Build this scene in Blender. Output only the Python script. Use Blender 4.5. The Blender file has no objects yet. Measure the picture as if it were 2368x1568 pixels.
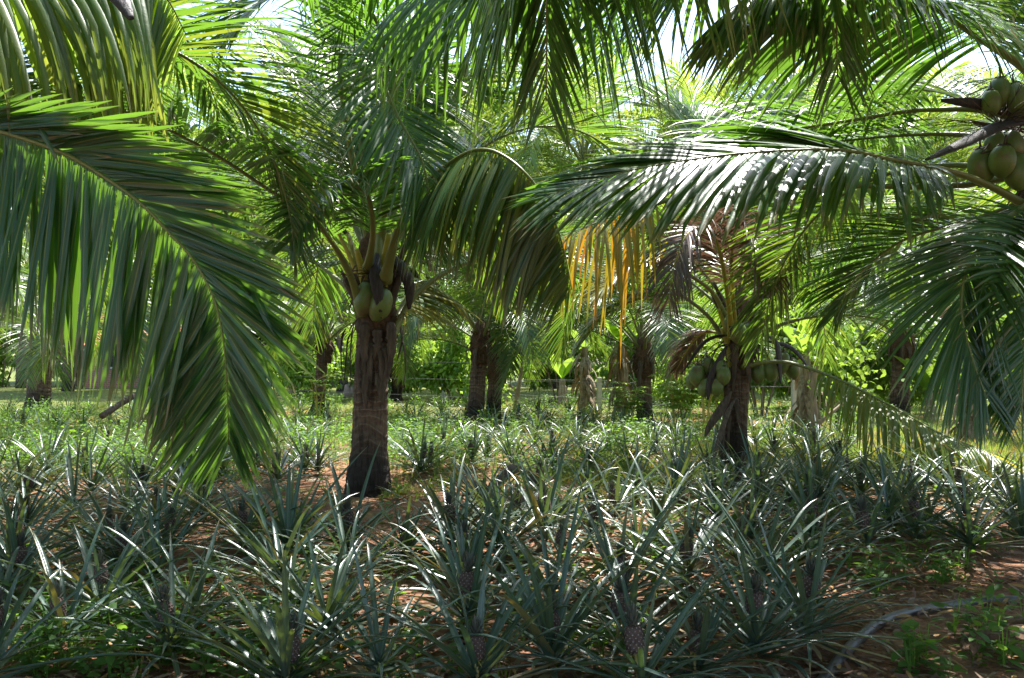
import bpy, math, random
import numpy as np
from mathutils import Vector

# ------------------------------------------------------------------ camera, world, sun
SC = bpy.context.scene
R = math.radians
CAM_H, PITCH, FPX, CX, CY = 1.2, 1.35, 2050.0, 1183.5, 783.9
cd = bpy.data.cameras.new("camera"); cam = bpy.data.objects.new("camera", cd)
SC.collection.objects.link(cam); SC.camera = cam
cam.location = (0, 0, CAM_H); cam.rotation_euler = (R(90 + PITCH), 0, 0)
cd.sensor_width = 36; cd.lens = 36 * FPX / 2367.0; cd.clip_end = 2000; cd.clip_start = .05

SUN_EL, SUN_ROT = 62, 24
W = bpy.data.worlds.new("World"); SC.world = W; W.use_nodes = True
nt = W.node_tree; nt.nodes.clear()
sky = nt.nodes.new("ShaderNodeTexSky"); sky.sky_type = 'NISHITA'; sky.sun_disc = False
sky.sun_elevation = R(SUN_EL); sky.sun_rotation = R(SUN_ROT); sky.dust_density = 1.2; sky.air_density = 1.0
bg = nt.nodes.new("ShaderNodeBackground"); bg.inputs[1].default_value = .15
wo = nt.nodes.new("ShaderNodeOutputWorld")
nt.links.new(sky.outputs[0], bg.inputs[0]); nt.links.new(bg.outputs[0], wo.inputs[0])
sd = bpy.data.lights.new("sun", 'SUN'); sd.energy = 5.0; sd.angle = R(.53); sd.color = (1, .975, .93)
sun = bpy.data.objects.new("sun", sd); SC.collection.objects.link(sun)
dvec = Vector((math.sin(R(SUN_ROT)) * math.cos(R(SUN_EL)), math.cos(R(SUN_ROT)) * math.cos(R(SUN_EL)), math.sin(R(SUN_EL))))
sun.rotation_euler = dvec.to_track_quat('Z', 'Y').to_euler(); sun.location = dvec * 60
SC.view_settings.view_transform = 'Standard'; SC.view_settings.look = 'None'
SC.view_settings.exposure = 1.66; SC.view_settings.gamma = 1
cy = SC.cycles
cy.use_denoising = True; cy.max_bounces = 7; cy.diffuse_bounces = 4; cy.glossy_bounces = 2
cy.transmission_bounces = 5; cy.transparent_max_bounces = 4; cy.caustics_reflective = False; cy.caustics_refractive = False
cy.sample_clamp_indirect = 8

rng = np.random.default_rng(7); random.seed(7)
SP, CP = math.sin(R(PITCH)), math.cos(R(PITCH))
def PX(x, y, d):
    """world point seen at photograph pixel (x, y) (2367 wide) at ground distance d"""
    u, v = (x - CX) / FPX, -(y - CY) / FPX
    Y, Z = CP - v * SP, SP + v * CP
    s = d / Y
    return np.array((u * s, d, CAM_H + Z * s))
def GD(y): return CAM_H * FPX / (y - 832.2)          # distance of the ground seen at row y
def GP(x, y):
    d = GD(y); p = PX(x, y, d); p[2] = 0; return p

# ------------------------------------------------------------------ ground height
def gz(x, y):
    x = np.asarray(x, float); y = np.asarray(y, float)
    return .035 * np.sin(x * 1.1 + 1.7 * np.sin(y * .6)) * np.cos(y * .9) + .02 * np.sin(x * 2.9 + y * 2.3) - .03

# ------------------------------------------------------------------ materials
def nmat(name):
    m = bpy.data.materials.new(name); m.use_nodes = True
    t = m.node_tree; t.nodes.clear()
    return m, t, t.nodes, t.links
def node(N, typ, **kw):
    n = N.new(typ)
    for k, v in kw.items(): setattr(n, k, v)
    return n
def ramp(N, stops):
    r = N.new("ShaderNodeValToRGB"); e = r.color_ramp.elements
    while len(e) < len(stops): e.new(.5)
    for i, (p, c) in enumerate(stops): e[i].position = p; e[i].color = (*c, 1)
    return r
def mixc(N, L, fac, a, b, mode='MIX'):
    m = N.new("ShaderNodeMix"); m.data_type = 'RGBA'; m.blend_type = mode
    for s, v in ((m.inputs[0], fac), (m.inputs[6], a), (m.inputs[7], b)):
        if hasattr(v, 'links') or hasattr(v, 'is_linked'): L.new(v, s)
        elif isinstance(v, (int, float)): s.default_value = v
        else: s.default_value = (*v, 1)
    return m.outputs[2]
def attr(N, name):
    a = N.new("ShaderNodeAttribute"); a.attribute_name = name; return a.outputs['Fac']
def mathn(N, L, op, a, b=None):
    m = N.new("ShaderNodeMath"); m.operation = op
    for i, v in enumerate((a, b)):
        if v is None: continue
        if isinstance(v, (int, float)): m.inputs[i].default_value = v
        else: L.new(v, m.inputs[i])
    return m.outputs[0]

def leaf_mat(name, dark, light, trans, tf=.4, rough=.36, yellow=(.34, .30, .04), dead=(.15, .10, .085), rib=(.25, .28, .06), tipdry=.93, spec=.5, ribw=.16, tiles=0):
    m, t, N, L = nmat(name)
    rnd, al, ac, age = attr(N, 'rnd'), attr(N, 'along'), attr(N, 'across'), attr(N, 'age')
    tc = N.new("ShaderNodeTexCoord")
    nz = node(N, "ShaderNodeTexNoise"); nz.inputs['Scale'].default_value = 5; nz.inputs['Detail'].default_value = 3
    L.new(tc.outputs['Object'], nz.inputs['Vector'])
    f = mathn(N, L, 'ADD', mathn(N, L, 'MULTIPLY', rnd, .7), mathn(N, L, 'MULTIPLY', nz.outputs['Fac'], .45))
    base = mixc(N, L, f, dark, light)
    rp = ramp(N, [(0, (0, 0, 0)), (.28, (.5, .5, .5)), (.55, (1, 1, 1))])
    # ageing: green -> yellow -> dead brown
    L.new(age, rp.inputs[0])
    base = mixc(N, L, rp.outputs[0], base, yellow)
    rd = ramp(N, [(.55, (0, 0, 0)), (.95, (1, 1, 1))]); L.new(age, rd.inputs[0])
    base = mixc(N, L, rd.outputs[0], base, dead)
    if ribw:
        rr = ramp(N, [(ribw * .5, (1, 1, 1)), (ribw, (0, 0, 0))]); L.new(ac, rr.inputs[0])
        base = mixc(N, L, mathn(N, L, 'MULTIPLY', rr.outputs[0], .65), base, rib)
    tip = ramp(N, [(tipdry - .06, (0, 0, 0)), (tipdry, (1, 1, 1))])
    L.new(mathn(N, L, 'ADD', al, mathn(N, L, 'MULTIPLY', rnd, .07)), tip.inputs[0])
    base = mixc(N, L, mathn(N, L, 'MULTIPLY', tip.outputs[0], .8), base, (.20, .14, .07))
    pr = node(N, "ShaderNodeBsdfPrincipled"); L.new(base, pr.inputs['Base Color'])
    pr.inputs['Roughness'].default_value = rough; pr.inputs['Specular IOR Level'].default_value = spec
    # fine lengthwise veins
    wv = node(N, "ShaderNodeTexNoise"); wv.inputs['Scale'].default_value = 60; wv.inputs['Detail'].default_value = 2
    L.new(tc.outputs['Object'], wv.inputs['Vector'])
    bp = node(N, "ShaderNodeBump"); bp.inputs['Strength'].default_value = .25; bp.inputs['Distance'].default_value = .004
    L.new(wv.outputs['Fac'], bp.inputs['Height']); L.new(bp.outputs[0], pr.inputs['Normal'])
    tr = node(N, "ShaderNodeBsdfTranslucent")
    tcol = mixc(N, L, rp.outputs[0], mixc(N, L, f, tuple(c * .7 for c in trans), trans), (.85, .34, .02))
    tcol = mixc(N, L, rd.outputs[0], tcol, (.10, .05, .03))
    L.new(tcol, tr.inputs[0])
    mx = node(N, "ShaderNodeMixShader"); mx.inputs[0].default_value = tf
    L.new(pr.outputs[0], mx.inputs[1]); L.new(tr.outputs[0], mx.inputs[2])
    o = N.new("ShaderNodeOutputMaterial"); L.new(mx.outputs[0], o.inputs[0])
    return m

def solid_mat(name, c1, c2, scale=8, rough=.8, bump=.4, dist=.01, detail=6, stretch=(1, 1, 1), spec=.3, extra=None):
    m, t, N, L = nmat(name)
    tc = N.new("ShaderNodeTexCoord"); mp = N.new("ShaderNodeMapping"); mp.inputs['Scale'].default_value = stretch
    L.new(tc.outputs['Object'], mp.inputs[0])
    nz = node(N, "ShaderNodeTexNoise"); nz.inputs['Scale'].default_value = scale; nz.inputs['Detail'].default_value = detail
    nz.inputs['Roughness'].default_value = .65
    L.new(mp.outputs[0], nz.inputs['Vector'])
    rp = ramp(N, [(.32, c1), (.68, c2)]); L.new(nz.outputs['Fac'], rp.inputs[0])
    col = rp.outputs[0]; h = nz.outputs['Fac']
    if extra: col, h = extra(N, L, tc, col, h)
    pr = node(N, "ShaderNodeBsdfPrincipled"); L.new(col, pr.inputs['Base Color'])
    pr.inputs['Roughness'].default_value = rough; pr.inputs['Specular IOR Level'].default_value = spec
    bp = node(N, "ShaderNodeBump"); bp.inputs['Strength'].default_value = bump; bp.inputs['Distance'].default_value = dist
    L.new(h, bp.inputs['Height']); L.new(bp.outputs[0], pr.inputs['Normal'])
    o = N.new("ShaderNodeOutputMaterial"); L.new(pr.outputs[0], o.inputs[0])
    return m

def trunk_extra(N, L, tc, col, h):
    sx = N.new("ShaderNodeSeparateXYZ"); L.new(tc.outputs['Object'], sx.inputs[0])
    nz = node(N, "ShaderNodeTexNoise"); nz.inputs['Scale'].default_value = 2.2; L.new(tc.outputs['Object'], nz.inputs['Vector'])
    z = mathn(N, L, 'ADD', sx.outputs[2], mathn(N, L, 'MULTIPLY', nz.outputs['Fac'], .42))
    w = mathn(N, L, 'SINE', mathn(N, L, 'MULTIPLY', z, 62.0))
    rp = ramp(N, [(.80, (0, 0, 0)), (.97, (1, 1, 1))]); L.new(w, rp.inputs[0])
    col = mixc(N, L, mathn(N, L, 'MULTIPLY', rp.outputs[0], .55), col, (.24, .175, .125))
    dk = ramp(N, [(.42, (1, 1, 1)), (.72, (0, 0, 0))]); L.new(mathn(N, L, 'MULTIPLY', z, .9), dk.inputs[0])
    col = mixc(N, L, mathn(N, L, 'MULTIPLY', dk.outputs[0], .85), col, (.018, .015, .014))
    # vertical cracks
    mp = N.new("ShaderNodeMapping"); mp.inputs['Scale'].default_value = (38, 38, 5); L.new(tc.outputs['Object'], mp.inputs[0])
    n2 = node(N, "ShaderNodeTexNoise"); n2.inputs['Scale'].default_value = 1; n2.inputs['Detail'].default_value = 4; L.new(mp.outputs[0], n2.inputs['Vector'])
    cr = ramp(N, [(.36, (.35, .35, .35)), (.5, (1, 1, 1))]); L.new(n2.outputs['Fac'], cr.inputs[0])
    col = mixc(N, L, .8, col, cr.outputs[0], 'MULTIPLY')
    hh = mathn(N, L, 'ADD', mathn(N, L, 'MULTIPLY', w, .35), mathn(N, L, 'ADD', n2.outputs['Fac'], h))
    return col, hh

M = {}
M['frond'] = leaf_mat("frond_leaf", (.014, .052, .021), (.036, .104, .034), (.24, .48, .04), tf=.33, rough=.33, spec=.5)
M['frond_lit'] = leaf_mat("frond_leaf_lit", (.050, .115, .024), (.105, .195, .040), (.42, .62, .08), tf=.5, rough=.40)  # sunlit copy of the frond leaf: brightness put into colour and translucency
M['stalk'] = leaf_mat("frond_stalk", (.11, .14, .035), (.20, .21, .06), (.2, .2, .05), tf=.02, rough=.45, ribw=0, tipdry=1.5)
M['pine'] = leaf_mat("pineapple_leaf", (.019, .052, .043), (.055, .102, .086), (.20, .36, .05), tf=.12, rough=.33, rib=(.10, .16, .12), yellow=(.30, .25, .08), dead=(.30, .21, .11), ribw=.34, spec=.6, tipdry=.97)
M['fcrown'] = leaf_mat('fruit_crown_leaf', (.045, .052, .042), (.105, .105, .085), (.15, .17, .08), tf=.06, rough=.5, ribw=0, tipdry=.95)
M['weed'] = leaf_mat("weed_leaf", (.024, .072, .018), (.065, .15, .028), (.32, .56, .05), tf=.38, rough=.55, ribw=0, tipdry=1.3, spec=.2)
M['grass'] = leaf_mat("grass_blade", (.06, .13, .02), (.13, .22, .035), (.42, .58, .06), tf=.4, rough=.5, ribw=0, tipdry=1.0, yellow=(.35, .28, .09), dead=(.30, .2, .11))
M['bush'] = leaf_mat("bush_leaf", (.075, .17, .022), (.16, .28, .035), (.42, .62, .07), tf=.46, rough=.45, ribw=0, tipdry=1.4)
M['tree'] = leaf_mat("tree_leaf", (.035, .085, .02), (.07, .14, .03), (.34, .52, .06), tf=.42, rough=.45, ribw=0, tipdry=1.4)
M['banana'] = leaf_mat("banana_leaf", (.05, .12, .025), (.08, .18, .03), (.38, .58, .06), tf=.42, rough=.4, rib=(.3, .38, .12), ribw=.1, tipdry=1.0)
M['litter'] = leaf_mat("leaf_litter", (.13, .078, .048), (.27, .18, .115), (.3, .15, .06), tf=.1, rough=.8, ribw=0, tipdry=1.5, yellow=(.40, .22, .05), dead=(.14, .07, .045))
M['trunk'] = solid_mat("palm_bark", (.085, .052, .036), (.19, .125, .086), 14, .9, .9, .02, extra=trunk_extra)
M['husk'] = solid_mat("dry_leaf_base", (.042, .030, .022), (.135, .098, .070), 6, .8, .6, .012, stretch=(6, 6, 1))
M['fibre'] = solid_mat("palm_fibre", (.055, .033, .020), (.15, .085, .048), 30, .95, 1, .02)
M['spathe'] = solid_mat("dark_spathe", (.020, .016, .018), (.065, .052, .050), 9, .55, .5, .01, stretch=(8, 8, 1.2))
def coco_extra(N, L, tc, col, h):
    n = node(N, "ShaderNodeTexNoise"); n.inputs['Scale'].default_value = 9; n.inputs['Detail'].default_value = 5; L.new(tc.outputs['Object'], n.inputs['Vector'])
    r = ramp(N, [(.54, (0, 0, 0)), (.66, (1, 1, 1))]); L.new(n.outputs['Fac'], r.inputs[0])
    return mixc(N, L, mathn(N, L, 'MULTIPLY', r.outputs[0], .75), col, (.13, .085, .045)), h
M['coconut'] = solid_mat("green_coconut", (.08, .125, .030), (.155, .21, .050), 5, .42, .08, .004, spec=.45, extra=coco_extra)
def fruit_extra(N, L, tc, col, h):
    return col, h
M['fruit'] = solid_mat("pineapple_skin", (.050, .030, .030), (.15, .095, .075), 60, .7, .5, .004)
M['fruit_eye'] = solid_mat("pineapple_eye", (.22, .17, .15), (.36, .30, .26), 40, .8, .3, .002)
M['bark'] = solid_mat("tree_bark", (.16, .115, .08), (.33, .26, .19), 12, .9, .7, .01, stretch=(1, 1, .3))
M['banana_stem'] = solid_mat("banana_stem", (.10, .065, .035), (.36, .29, .19), 7, .85, .7, .02, stretch=(3, 3, .5))
M['concrete'] = solid_mat("concrete_post", (.40, .38, .34), (.56, .54, .50), 9, .9, .3, .004)
M['wire'] = solid_mat("steel_wire", (.16, .155, .15), (.26, .255, .24), 20, .5, 0, .001)
def pipe_extra(N, L, tc, col, h):
    a = attr(N, 'across'); r = ramp(N, [(.0, (0, 0, 0)), (.06, (0, 0, 0)), (.065, (1, 1, 1)), (.12, (1, 1, 1)), (.125, (0, 0, 0))])
    L.new(a, r.inputs[0])
    return mixc(N, L, mathn(N, L, 'MULTIPLY', r.outputs[0], .7), col, (.42, .20, .09)), h
M['pipe'] = solid_mat("grey_plastic_pipe", (.055, .048, .044), (.115, .10, .088), 10, .5, .15, .003, spec=.5, extra=pipe_extra)
M['flower'] = solid_mat("palm_flower", (.55, .40, .10), (.75, .58, .22), 30, .7, .3, .003)
M['brick'] = None; M['tile'] = None

def brick_mat(name, c1, c2, mortar, sc, bw=.5, rh=.25):
    m, t, N, L = nmat(name)
    tc = N.new("ShaderNodeTexCoord"); mp = N.new("ShaderNodeMapping"); mp.inputs['Rotation'].default_value = (R(90), 0, 0)
    L.new(tc.outputs['Object'], mp.inputs[0])
    b = node(N, "ShaderNodeTexBrick"); b.inputs['Color1'].default_value = (*c1, 1); b.inputs['Color2'].default_value = (*c2, 1)
    b.inputs['Mortar'].default_value = (*mortar, 1); b.inputs['Scale'].default_value = sc; b.inputs['Mortar Size'].default_value = .03
    L.new(mp.outputs[0], b.inputs[0])
    pr = node(N, "ShaderNodeBsdfPrincipled"); L.new(b.outputs[0], pr.inputs['Base Color']); pr.inputs['Roughness'].default_value = .9
    bp = node(N, "ShaderNodeBump"); bp.inputs['Distance'].default_value = .02; L.new(b.outputs[1], bp.inputs['Height']); bp.invert = True
    L.new(bp.outputs[0], pr.inputs['Normal'])
    o = N.new("ShaderNodeOutputMaterial"); L.new(pr.outputs[0], o.inputs[0]); return m
M['brick'] = brick_mat("clay_brick_wall", (.36, .15, .09), (.30, .12, .075), (.30, .25, .21), 2.6)
M['tile'] = solid_mat("clay_roof_tile", (.38, .15, .08), (.55, .26, .15), 10, .85, .4, .01)
M['plaster'] = solid_mat("grey_plaster", (.36, .34, .33), (.50, .48, .47), 3, .9, .2, .004)
M['dark'] = solid_mat("dark_timber", (.02, .018, .018), (.05, .04, .035), 5, .8, .2, .004)

def ground_mat():
    m, t, N, L = nmat("sandy_soil")
    tc = N.new("ShaderNodeTexCoord")
    def nz(s, d=6, r=.6):
        n = node(N, "ShaderNodeTexNoise"); n.inputs['Scale'].default_value = s; n.inputs['Detail'].default_value = d
        n.inputs['Roughness'].default_value = r; L.new(tc.outputs['Object'], n.inputs['Vector']); return n.outputs['Fac']
    a, b, c = nz(.35, 4), nz(3.2), nz(45, 4)
    r1 = ramp(N, [(.35, (.19, .088, .050)), (.65, (.34, .185, .112))]); L.new(b, r1.inputs[0])
    r2 = ramp(N, [(.35, (.55, .55, .55)), (.6, (1, 1, 1))]); L.new(c, r2.inputs[0])
    col = mixc(N, L, .8, r1.outputs[0], r2.outputs[0], 'MULTIPLY')
    # grassy patches, more of them farther out
    sx = N.new("ShaderNodeSeparateXYZ"); L.new(tc.outputs['Object'], sx.inputs[0])
    g = mathn(N, L, 'ADD', mathn(N, L, 'MULTIPLY', sx.outputs[1], .011), mathn(N, L, 'MULTIPLY', mathn(N, L, 'ADD', a, b), .5))
    r3 = ramp(N, [(.60, (0, 0, 0)), (.72, (1, 1, 1))]); L.new(g, r3.inputs[0])
    col = mixc(N, L, mathn(N, L, 'MULTIPLY', r3.outputs[0], .8), col, (.11, .16, .035))
    pr = node(N, "ShaderNodeBsdfPrincipled"); L.new(col, pr.inputs['Base Color']); pr.inputs['Roughness'].default_value = .95
    pr.inputs['Specular IOR Level'].default_value = .1
    bp = node(N, "ShaderNodeBump"); bp.inputs['Strength'].default_value = .9; bp.inputs['Distance'].default_value = .03
    L.new(mathn(N, L, 'ADD', mathn(N, L, 'MULTIPLY', c, .4), b), bp.inputs['Height']); L.new(bp.outputs[0], pr.inputs['Normal'])
    o = N.new("ShaderNodeOutputMaterial"); L.new(pr.outputs[0], o.inputs[0]); return m
M['ground'] = ground_mat()

# ------------------------------------------------------------------ mesh helpers (numpy quad soups)
ATT = ('rnd', 'along', 'across', 'age')
def nrm(a): return a / np.maximum(np.linalg.norm(a, axis=-1, keepdims=True), 1e-9)
class Soup:
    def __init__(s): s.V, s.F, s.A, s.MI, s.n = [], [], [], [], 0
    def add(s, V, F, A=None, mi=0):
        V = np.asarray(V, float).reshape(-1, 3); F = np.asarray(F, int).reshape(-1, 4)
        if A is None: A = np.zeros((len(V), 4))
        s.V.append(V); s.F.append(F + s.n); s.A.append(np.asarray(A, float).reshape(-1, 4)); s.MI.append(np.full(len(F), mi)); s.n += len(V)
        return s
    def arrays(s): return np.concatenate(s.V), np.concatenate(s.F), np.concatenate(s.A), np.concatenate(s.MI)
    def mesh(s, name, mats, smooth=True):
        V, F, A, MI = s.arrays()
        me = bpy.data.meshes.new(name)
        me.vertices.add(len(V)); me.vertices.foreach_set('co', V.astype(np.float32).ravel())
        me.loops.add(F.size); me.loops.foreach_set('vertex_index', F.astype(np.int32).ravel())
        me.polygons.add(len(F)); me.polygons.foreach_set('loop_start', np.arange(0, F.size, 4, dtype=np.int32))
        me.polygons.foreach_set('loop_total', np.full(len(F), 4, np.int32)) if hasattr(me.polygons[0], 'loop_total') and False else None
        me.polygons.foreach_set('material_index', MI.astype(np.int32))
        me.polygons.foreach_set('use_smooth', np.full(len(F), smooth))
        for i, a in enumerate(ATT):
            at = me.attributes.new(a, 'FLOAT', 'POINT'); at.data.foreach_set('value', A[:, i].astype(np.float32))
        for m in mats: me.materials.append(m)
        me.update(calc_edges=True); me.validate()
        return me

def blades(P0, D0, L, Wd, WD, prof, bend, fold=0., up=1, age=None, rnd=None, kink=None, kinkb=1.2, bp=1.0, wav=0.):
    """N ribbons from P0 along D0 that droop; prof = width profile over K+1 stations"""
    P0 = np.asarray(P0, float); n = len(P0); prof = np.asarray(prof, float); K = len(prof) - 1
    D = nrm(np.asarray(D0, float)); L = np.broadcast_to(L, n).astype(float); Wd = np.broadcast_to(Wd, n).astype(float)
    bend = np.broadcast_to(bend, n).astype(float); WD = np.asarray(WD, float)
    if rnd is None: rnd = rng.random(n)
    if age is None: age = np.zeros(n)
    age = np.broadcast_to(age, n)
    c = 3 if fold else 2
    V = np.zeros((n, K + 1, c, 3)); A = np.zeros((n, K + 1, c, 4)); p = P0.copy(); sgn = None
    g = np.array((0, 0, -1.))
    for k in range(K + 1):
        w = nrm(WD - (WD * D).sum(1, keepdims=True) * D); N = np.cross(D, w)
        if sgn is None: sgn = np.where(N[:, 2:3] < 0, -1., 1.)
        N = N * sgn
        hw = (Wd * prof[k] * .5)[:, None]
        V[:, k, 0] = p - w * hw; V[:, k, c - 1] = p + w * hw
        if c == 3: V[:, k, 1] = p + N * hw * fold * up
        A[:, k, :, 0] = rnd[:, None]; A[:, k, :, 1] = k / K; A[:, k, 0, 2] = 1; A[:, k, c - 1, 2] = 1
        A[:, k, :, 3] = age[:, None]
        if k < K:
            p = p + D * (L / K)[:, None]
            b = bend * (((k + 1) / K) ** bp) * (6. / K)
            if kink is not None: b = b + np.where(kink == k, kinkb, 0)
            D = nrm(D + g * b[:, None] + (wav * (rng.random((n, 3)) - .5) if wav else 0))
    i = np.arange(n)[:, None, None] * (K + 1) * c; kk = np.arange(K)[None, :, None] * c; cc = np.arange(c - 1)[None, None, :]
    a = i + kk + cc
    F = np.stack((a, a + 1, a + 1 + c, a + c), -1).reshape(-1, 4)
    return V.reshape(-1, 3), F, A.reshape(-1, 4)

def tube(P, rad, sides=8, flat=1., fdir=None, age=0., cap=True, seed=0, rough=0.):
    P = np.asarray(P, float); n = len(P); rad = np.broadcast_to(rad, n).astype(float)
    T = nrm(np.gradient(P, axis=0)); ref = np.array((0, 0, 1.)) if abs(T[0, 2]) < .85 else np.array((1., 0, 0))
    if fdir is not None: ref = np.asarray(fdir, float)
    V = []; u = nrm(np.cross(ref, T[0])[None])[0] if fdir is None else nrm((ref - ref @ T[0] * T[0])[None])[0]
    for k in range(n):
        u = u - (u @ T[k]) * T[k]; u = u / max(np.linalg.norm(u), 1e-9); v = np.cross(T[k], u)
        th = np.arange(sides) * 2 * math.pi / sides
        rr = rad[k] * (1 + (rough * (rng.random(sides) - .5) if rough else 0))
        V.append(P[k] + (np.cos(th) * rr)[:, None] * u + (np.sin(th) * rr * flat)[:, None] * v)
    V = np.array(V); A = np.zeros((n, sides, 4)); A[:, :, 1] = np.linspace(0, 1, n)[:, None]; A[:, :, 2] = (np.arange(sides) / sides)[None]
    A[:, :, 3] = age; A[:, :, 0] = .5
    k = np.arange(n - 1)[:, None] * sides; s = np.arange(sides)[None]; s2 = (s + 1) % sides
    F = np.stack((k + s, k + s2, k + sides + s2, k + sides + s), -1).reshape(-1, 4)
    V = V.reshape(-1, 3); A = A.reshape(-1, 4)
    if cap:
        m = len(V); V = np.concatenate((V, P[:1], P[-1:])); A = np.concatenate((A, A[:1], A[-1:]))
        q = []
        for j in range(0, sides, 2):
            q.append((m, (j + 2) % sides, j + 1, j)); b = (n - 1) * sides; q.append((m + 1, b + j, b + j + 1, b + (j + 2) % sides))
        F = np.concatenate((F, np.array(q)))
    return V, F, A

def spline(C, n=48):
    C = np.asarray(C, float); C = np.vstack((2 * C[0] - C[1], C, 2 * C[-1] - C[-2])); out = []
    for i in range(1, len(C) - 2):
        t = np.linspace(0, 1, 12, endpoint=False)[:, None]
        p0, p1, p2, p3 = C[i - 1:i + 3]
        out.append(.5 * (2 * p1 + (p2 - p0) * t + (2 * p0 - 5 * p1 + 4 * p2 - p3) * t * t + (3 * p1 - p0 - 3 * p2 + p3) * t ** 3))
    out.append(C[-2:-1]); Q = np.concatenate(out)
    s = np.concatenate(([0], np.cumsum(np.linalg.norm(np.diff(Q, axis=0), axis=1)))); u = np.linspace(0, s[-1], n)
    return np.stack([np.interp(u, s, Q[:, j]) for j in range(3)], 1), s[-1]

def new(name, me, parent=None, loc=(0, 0, 0)):
    o = bpy.data.objects.new(name, me); SC.collection.objects.link(o); o.parent = parent; o.location = loc; return o
def tag(o, label, cat, group=None, kind=None):
    if label: o['label'] = label
    if cat: o['category'] = cat
    if group: o['group'] = group
    if kind: o['kind'] = kind
    return o

# ------------------------------------------------------------------ palm fronds
PROF = {7: (.25, .85, 1, 1, .92, .75, .45, .05), 5: (.3, .95, 1, .85, .5, .05), 3: (.4, 1, .75, .08)}
def frond_soup(C, L=.9, n=88, w=.038, t0=.25, bend=.35, A0=68, A1=24, E=18, sdir=None, K=7, age=0., agej=0., seed=None, r0=.032, fold=.35, stalk_age=0., broken=.12, gap=0., other=1., other2=None, otherL=1.):
    """pinnate frond: C = rachis control points in the frame of the frond; returns (leaflets, stalk)"""
    Q, LEN = spline(C, 60)
    T = nrm(np.gradient(Q, axis=0))
    if sdir is None: sdir = np.cross(Q[-1] - Q[0], (0, 0, 1.))
    if np.linalg.norm(sdir) < .1: sdir = np.array((1., 0, 0))
    sdir = nrm(np.asarray(sdir, float)[None])[0]
    bend, n, w = bend * .46, int(n * 1.28), w * .80
    lf = Soup()
    for side in (-1, 1):
        t = t0 + (1 - t0) * (np.arange(n) + rng.random(n) * .6) / n; t = t[rng.random(n) > .035]
        if gap: t = t[rng.random(n) > gap]
        m = len(t); f = t * 59; i = np.minimum(f.astype(int), 58); fr = (f - i)[:, None]
        p = Q[i] * (1 - fr) + Q[i + 1] * fr; tt = nrm(T[i] * (1 - fr) + T[i + 1] * fr)
        S = nrm(sdir - (tt @ sdir)[:, None] * tt); U = np.cross(S, tt)
        U = U * np.where((U[:, 2] < -.2), -1, 1)[:, None] if abs(sdir[2]) < .3 else U
        q = (t - t0) / (1 - t0)
        ang = np.radians((A0 + (A1 - A0) * q ** 1.2) * (1 if side > 0 else np.interp(q, (0, 1), (other, other2 or other))) + rng.normal(0, 3.5, m)); el = np.radians(E + rng.normal(0, 6, m))
        d = tt * np.cos(ang)[:, None] + (S * side * np.cos(el)[:, None] + U * np.sin(el)[:, None]) * np.sin(ang)[:, None]
        ln = L * np.interp(q, (0, .12, .35, .7, .92, 1), (.55, .85, 1, .82, .5, .32)) * (1 + rng.normal(0, .08 + .14 * (age > .1), m)) * np.where(rng.random(m) < .06, .3 + .6 * rng.random(m), 1)
        ln = ln * (otherL if side < 0 else 1)
        ww = w * np.interp(q, (0, .3, .8, 1), (.7, 1, .8, .45)) * (1 + rng.normal(0, .1, m))
        bd = bend * (1 + rng.normal(0, .25, m)) * np.interp(q, (0, .8, 1), (1, .9, .6))
        kink = np.where(rng.random(m) < broken, rng.integers(max(1, K // 2), K, m), -1)
        ag = np.clip(age + agej * (rng.random(m) ** 2), 0, 1)
        WD = tt + .13 * rng.normal(0, 1, (m, 3))
        lf.add(*blades(p, d, ln, ww, WD, PROF[K], np.maximum(bd, .02), fold=fold if K > 3 else 0, age=ag, kink=kink, bp=.8))
    st = Soup(); rad = np.interp(np.linspace(0, 1, 60), (0, .04, .12, t0, .7, 1), (r0 * 1.9, r0 * 1.3, r0, r0 * .75, r0 * .35, r0 * .1))
    k = slice(None) if K == 7 else slice(None, None, 3)
    st.add(*tube(Q[k], rad[k], 8 if K == 7 else 5, .75, age=stalk_age))
    return lf, st

def hero_frond(palm, C, mat='frond', name='frond', label=None, **kw):
    """C = (px, py, distance) triples or world points given as 4-tuples"""
    P = np.array([np.array(c[:3]) if len(c) == 4 else PX(*c) for c in C]); o = np.array(palm.location)
    lf, st = frond_soup(P - P[0], **kw)
    f = new(name, lf.mesh(name, [M[mat]]), palm, tuple(P[0] - o)); s = new('frond_stalk', st.mesh('frond_stalk', [M['stalk']]), f)
    if label: f['label'] = label
    return f

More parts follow.
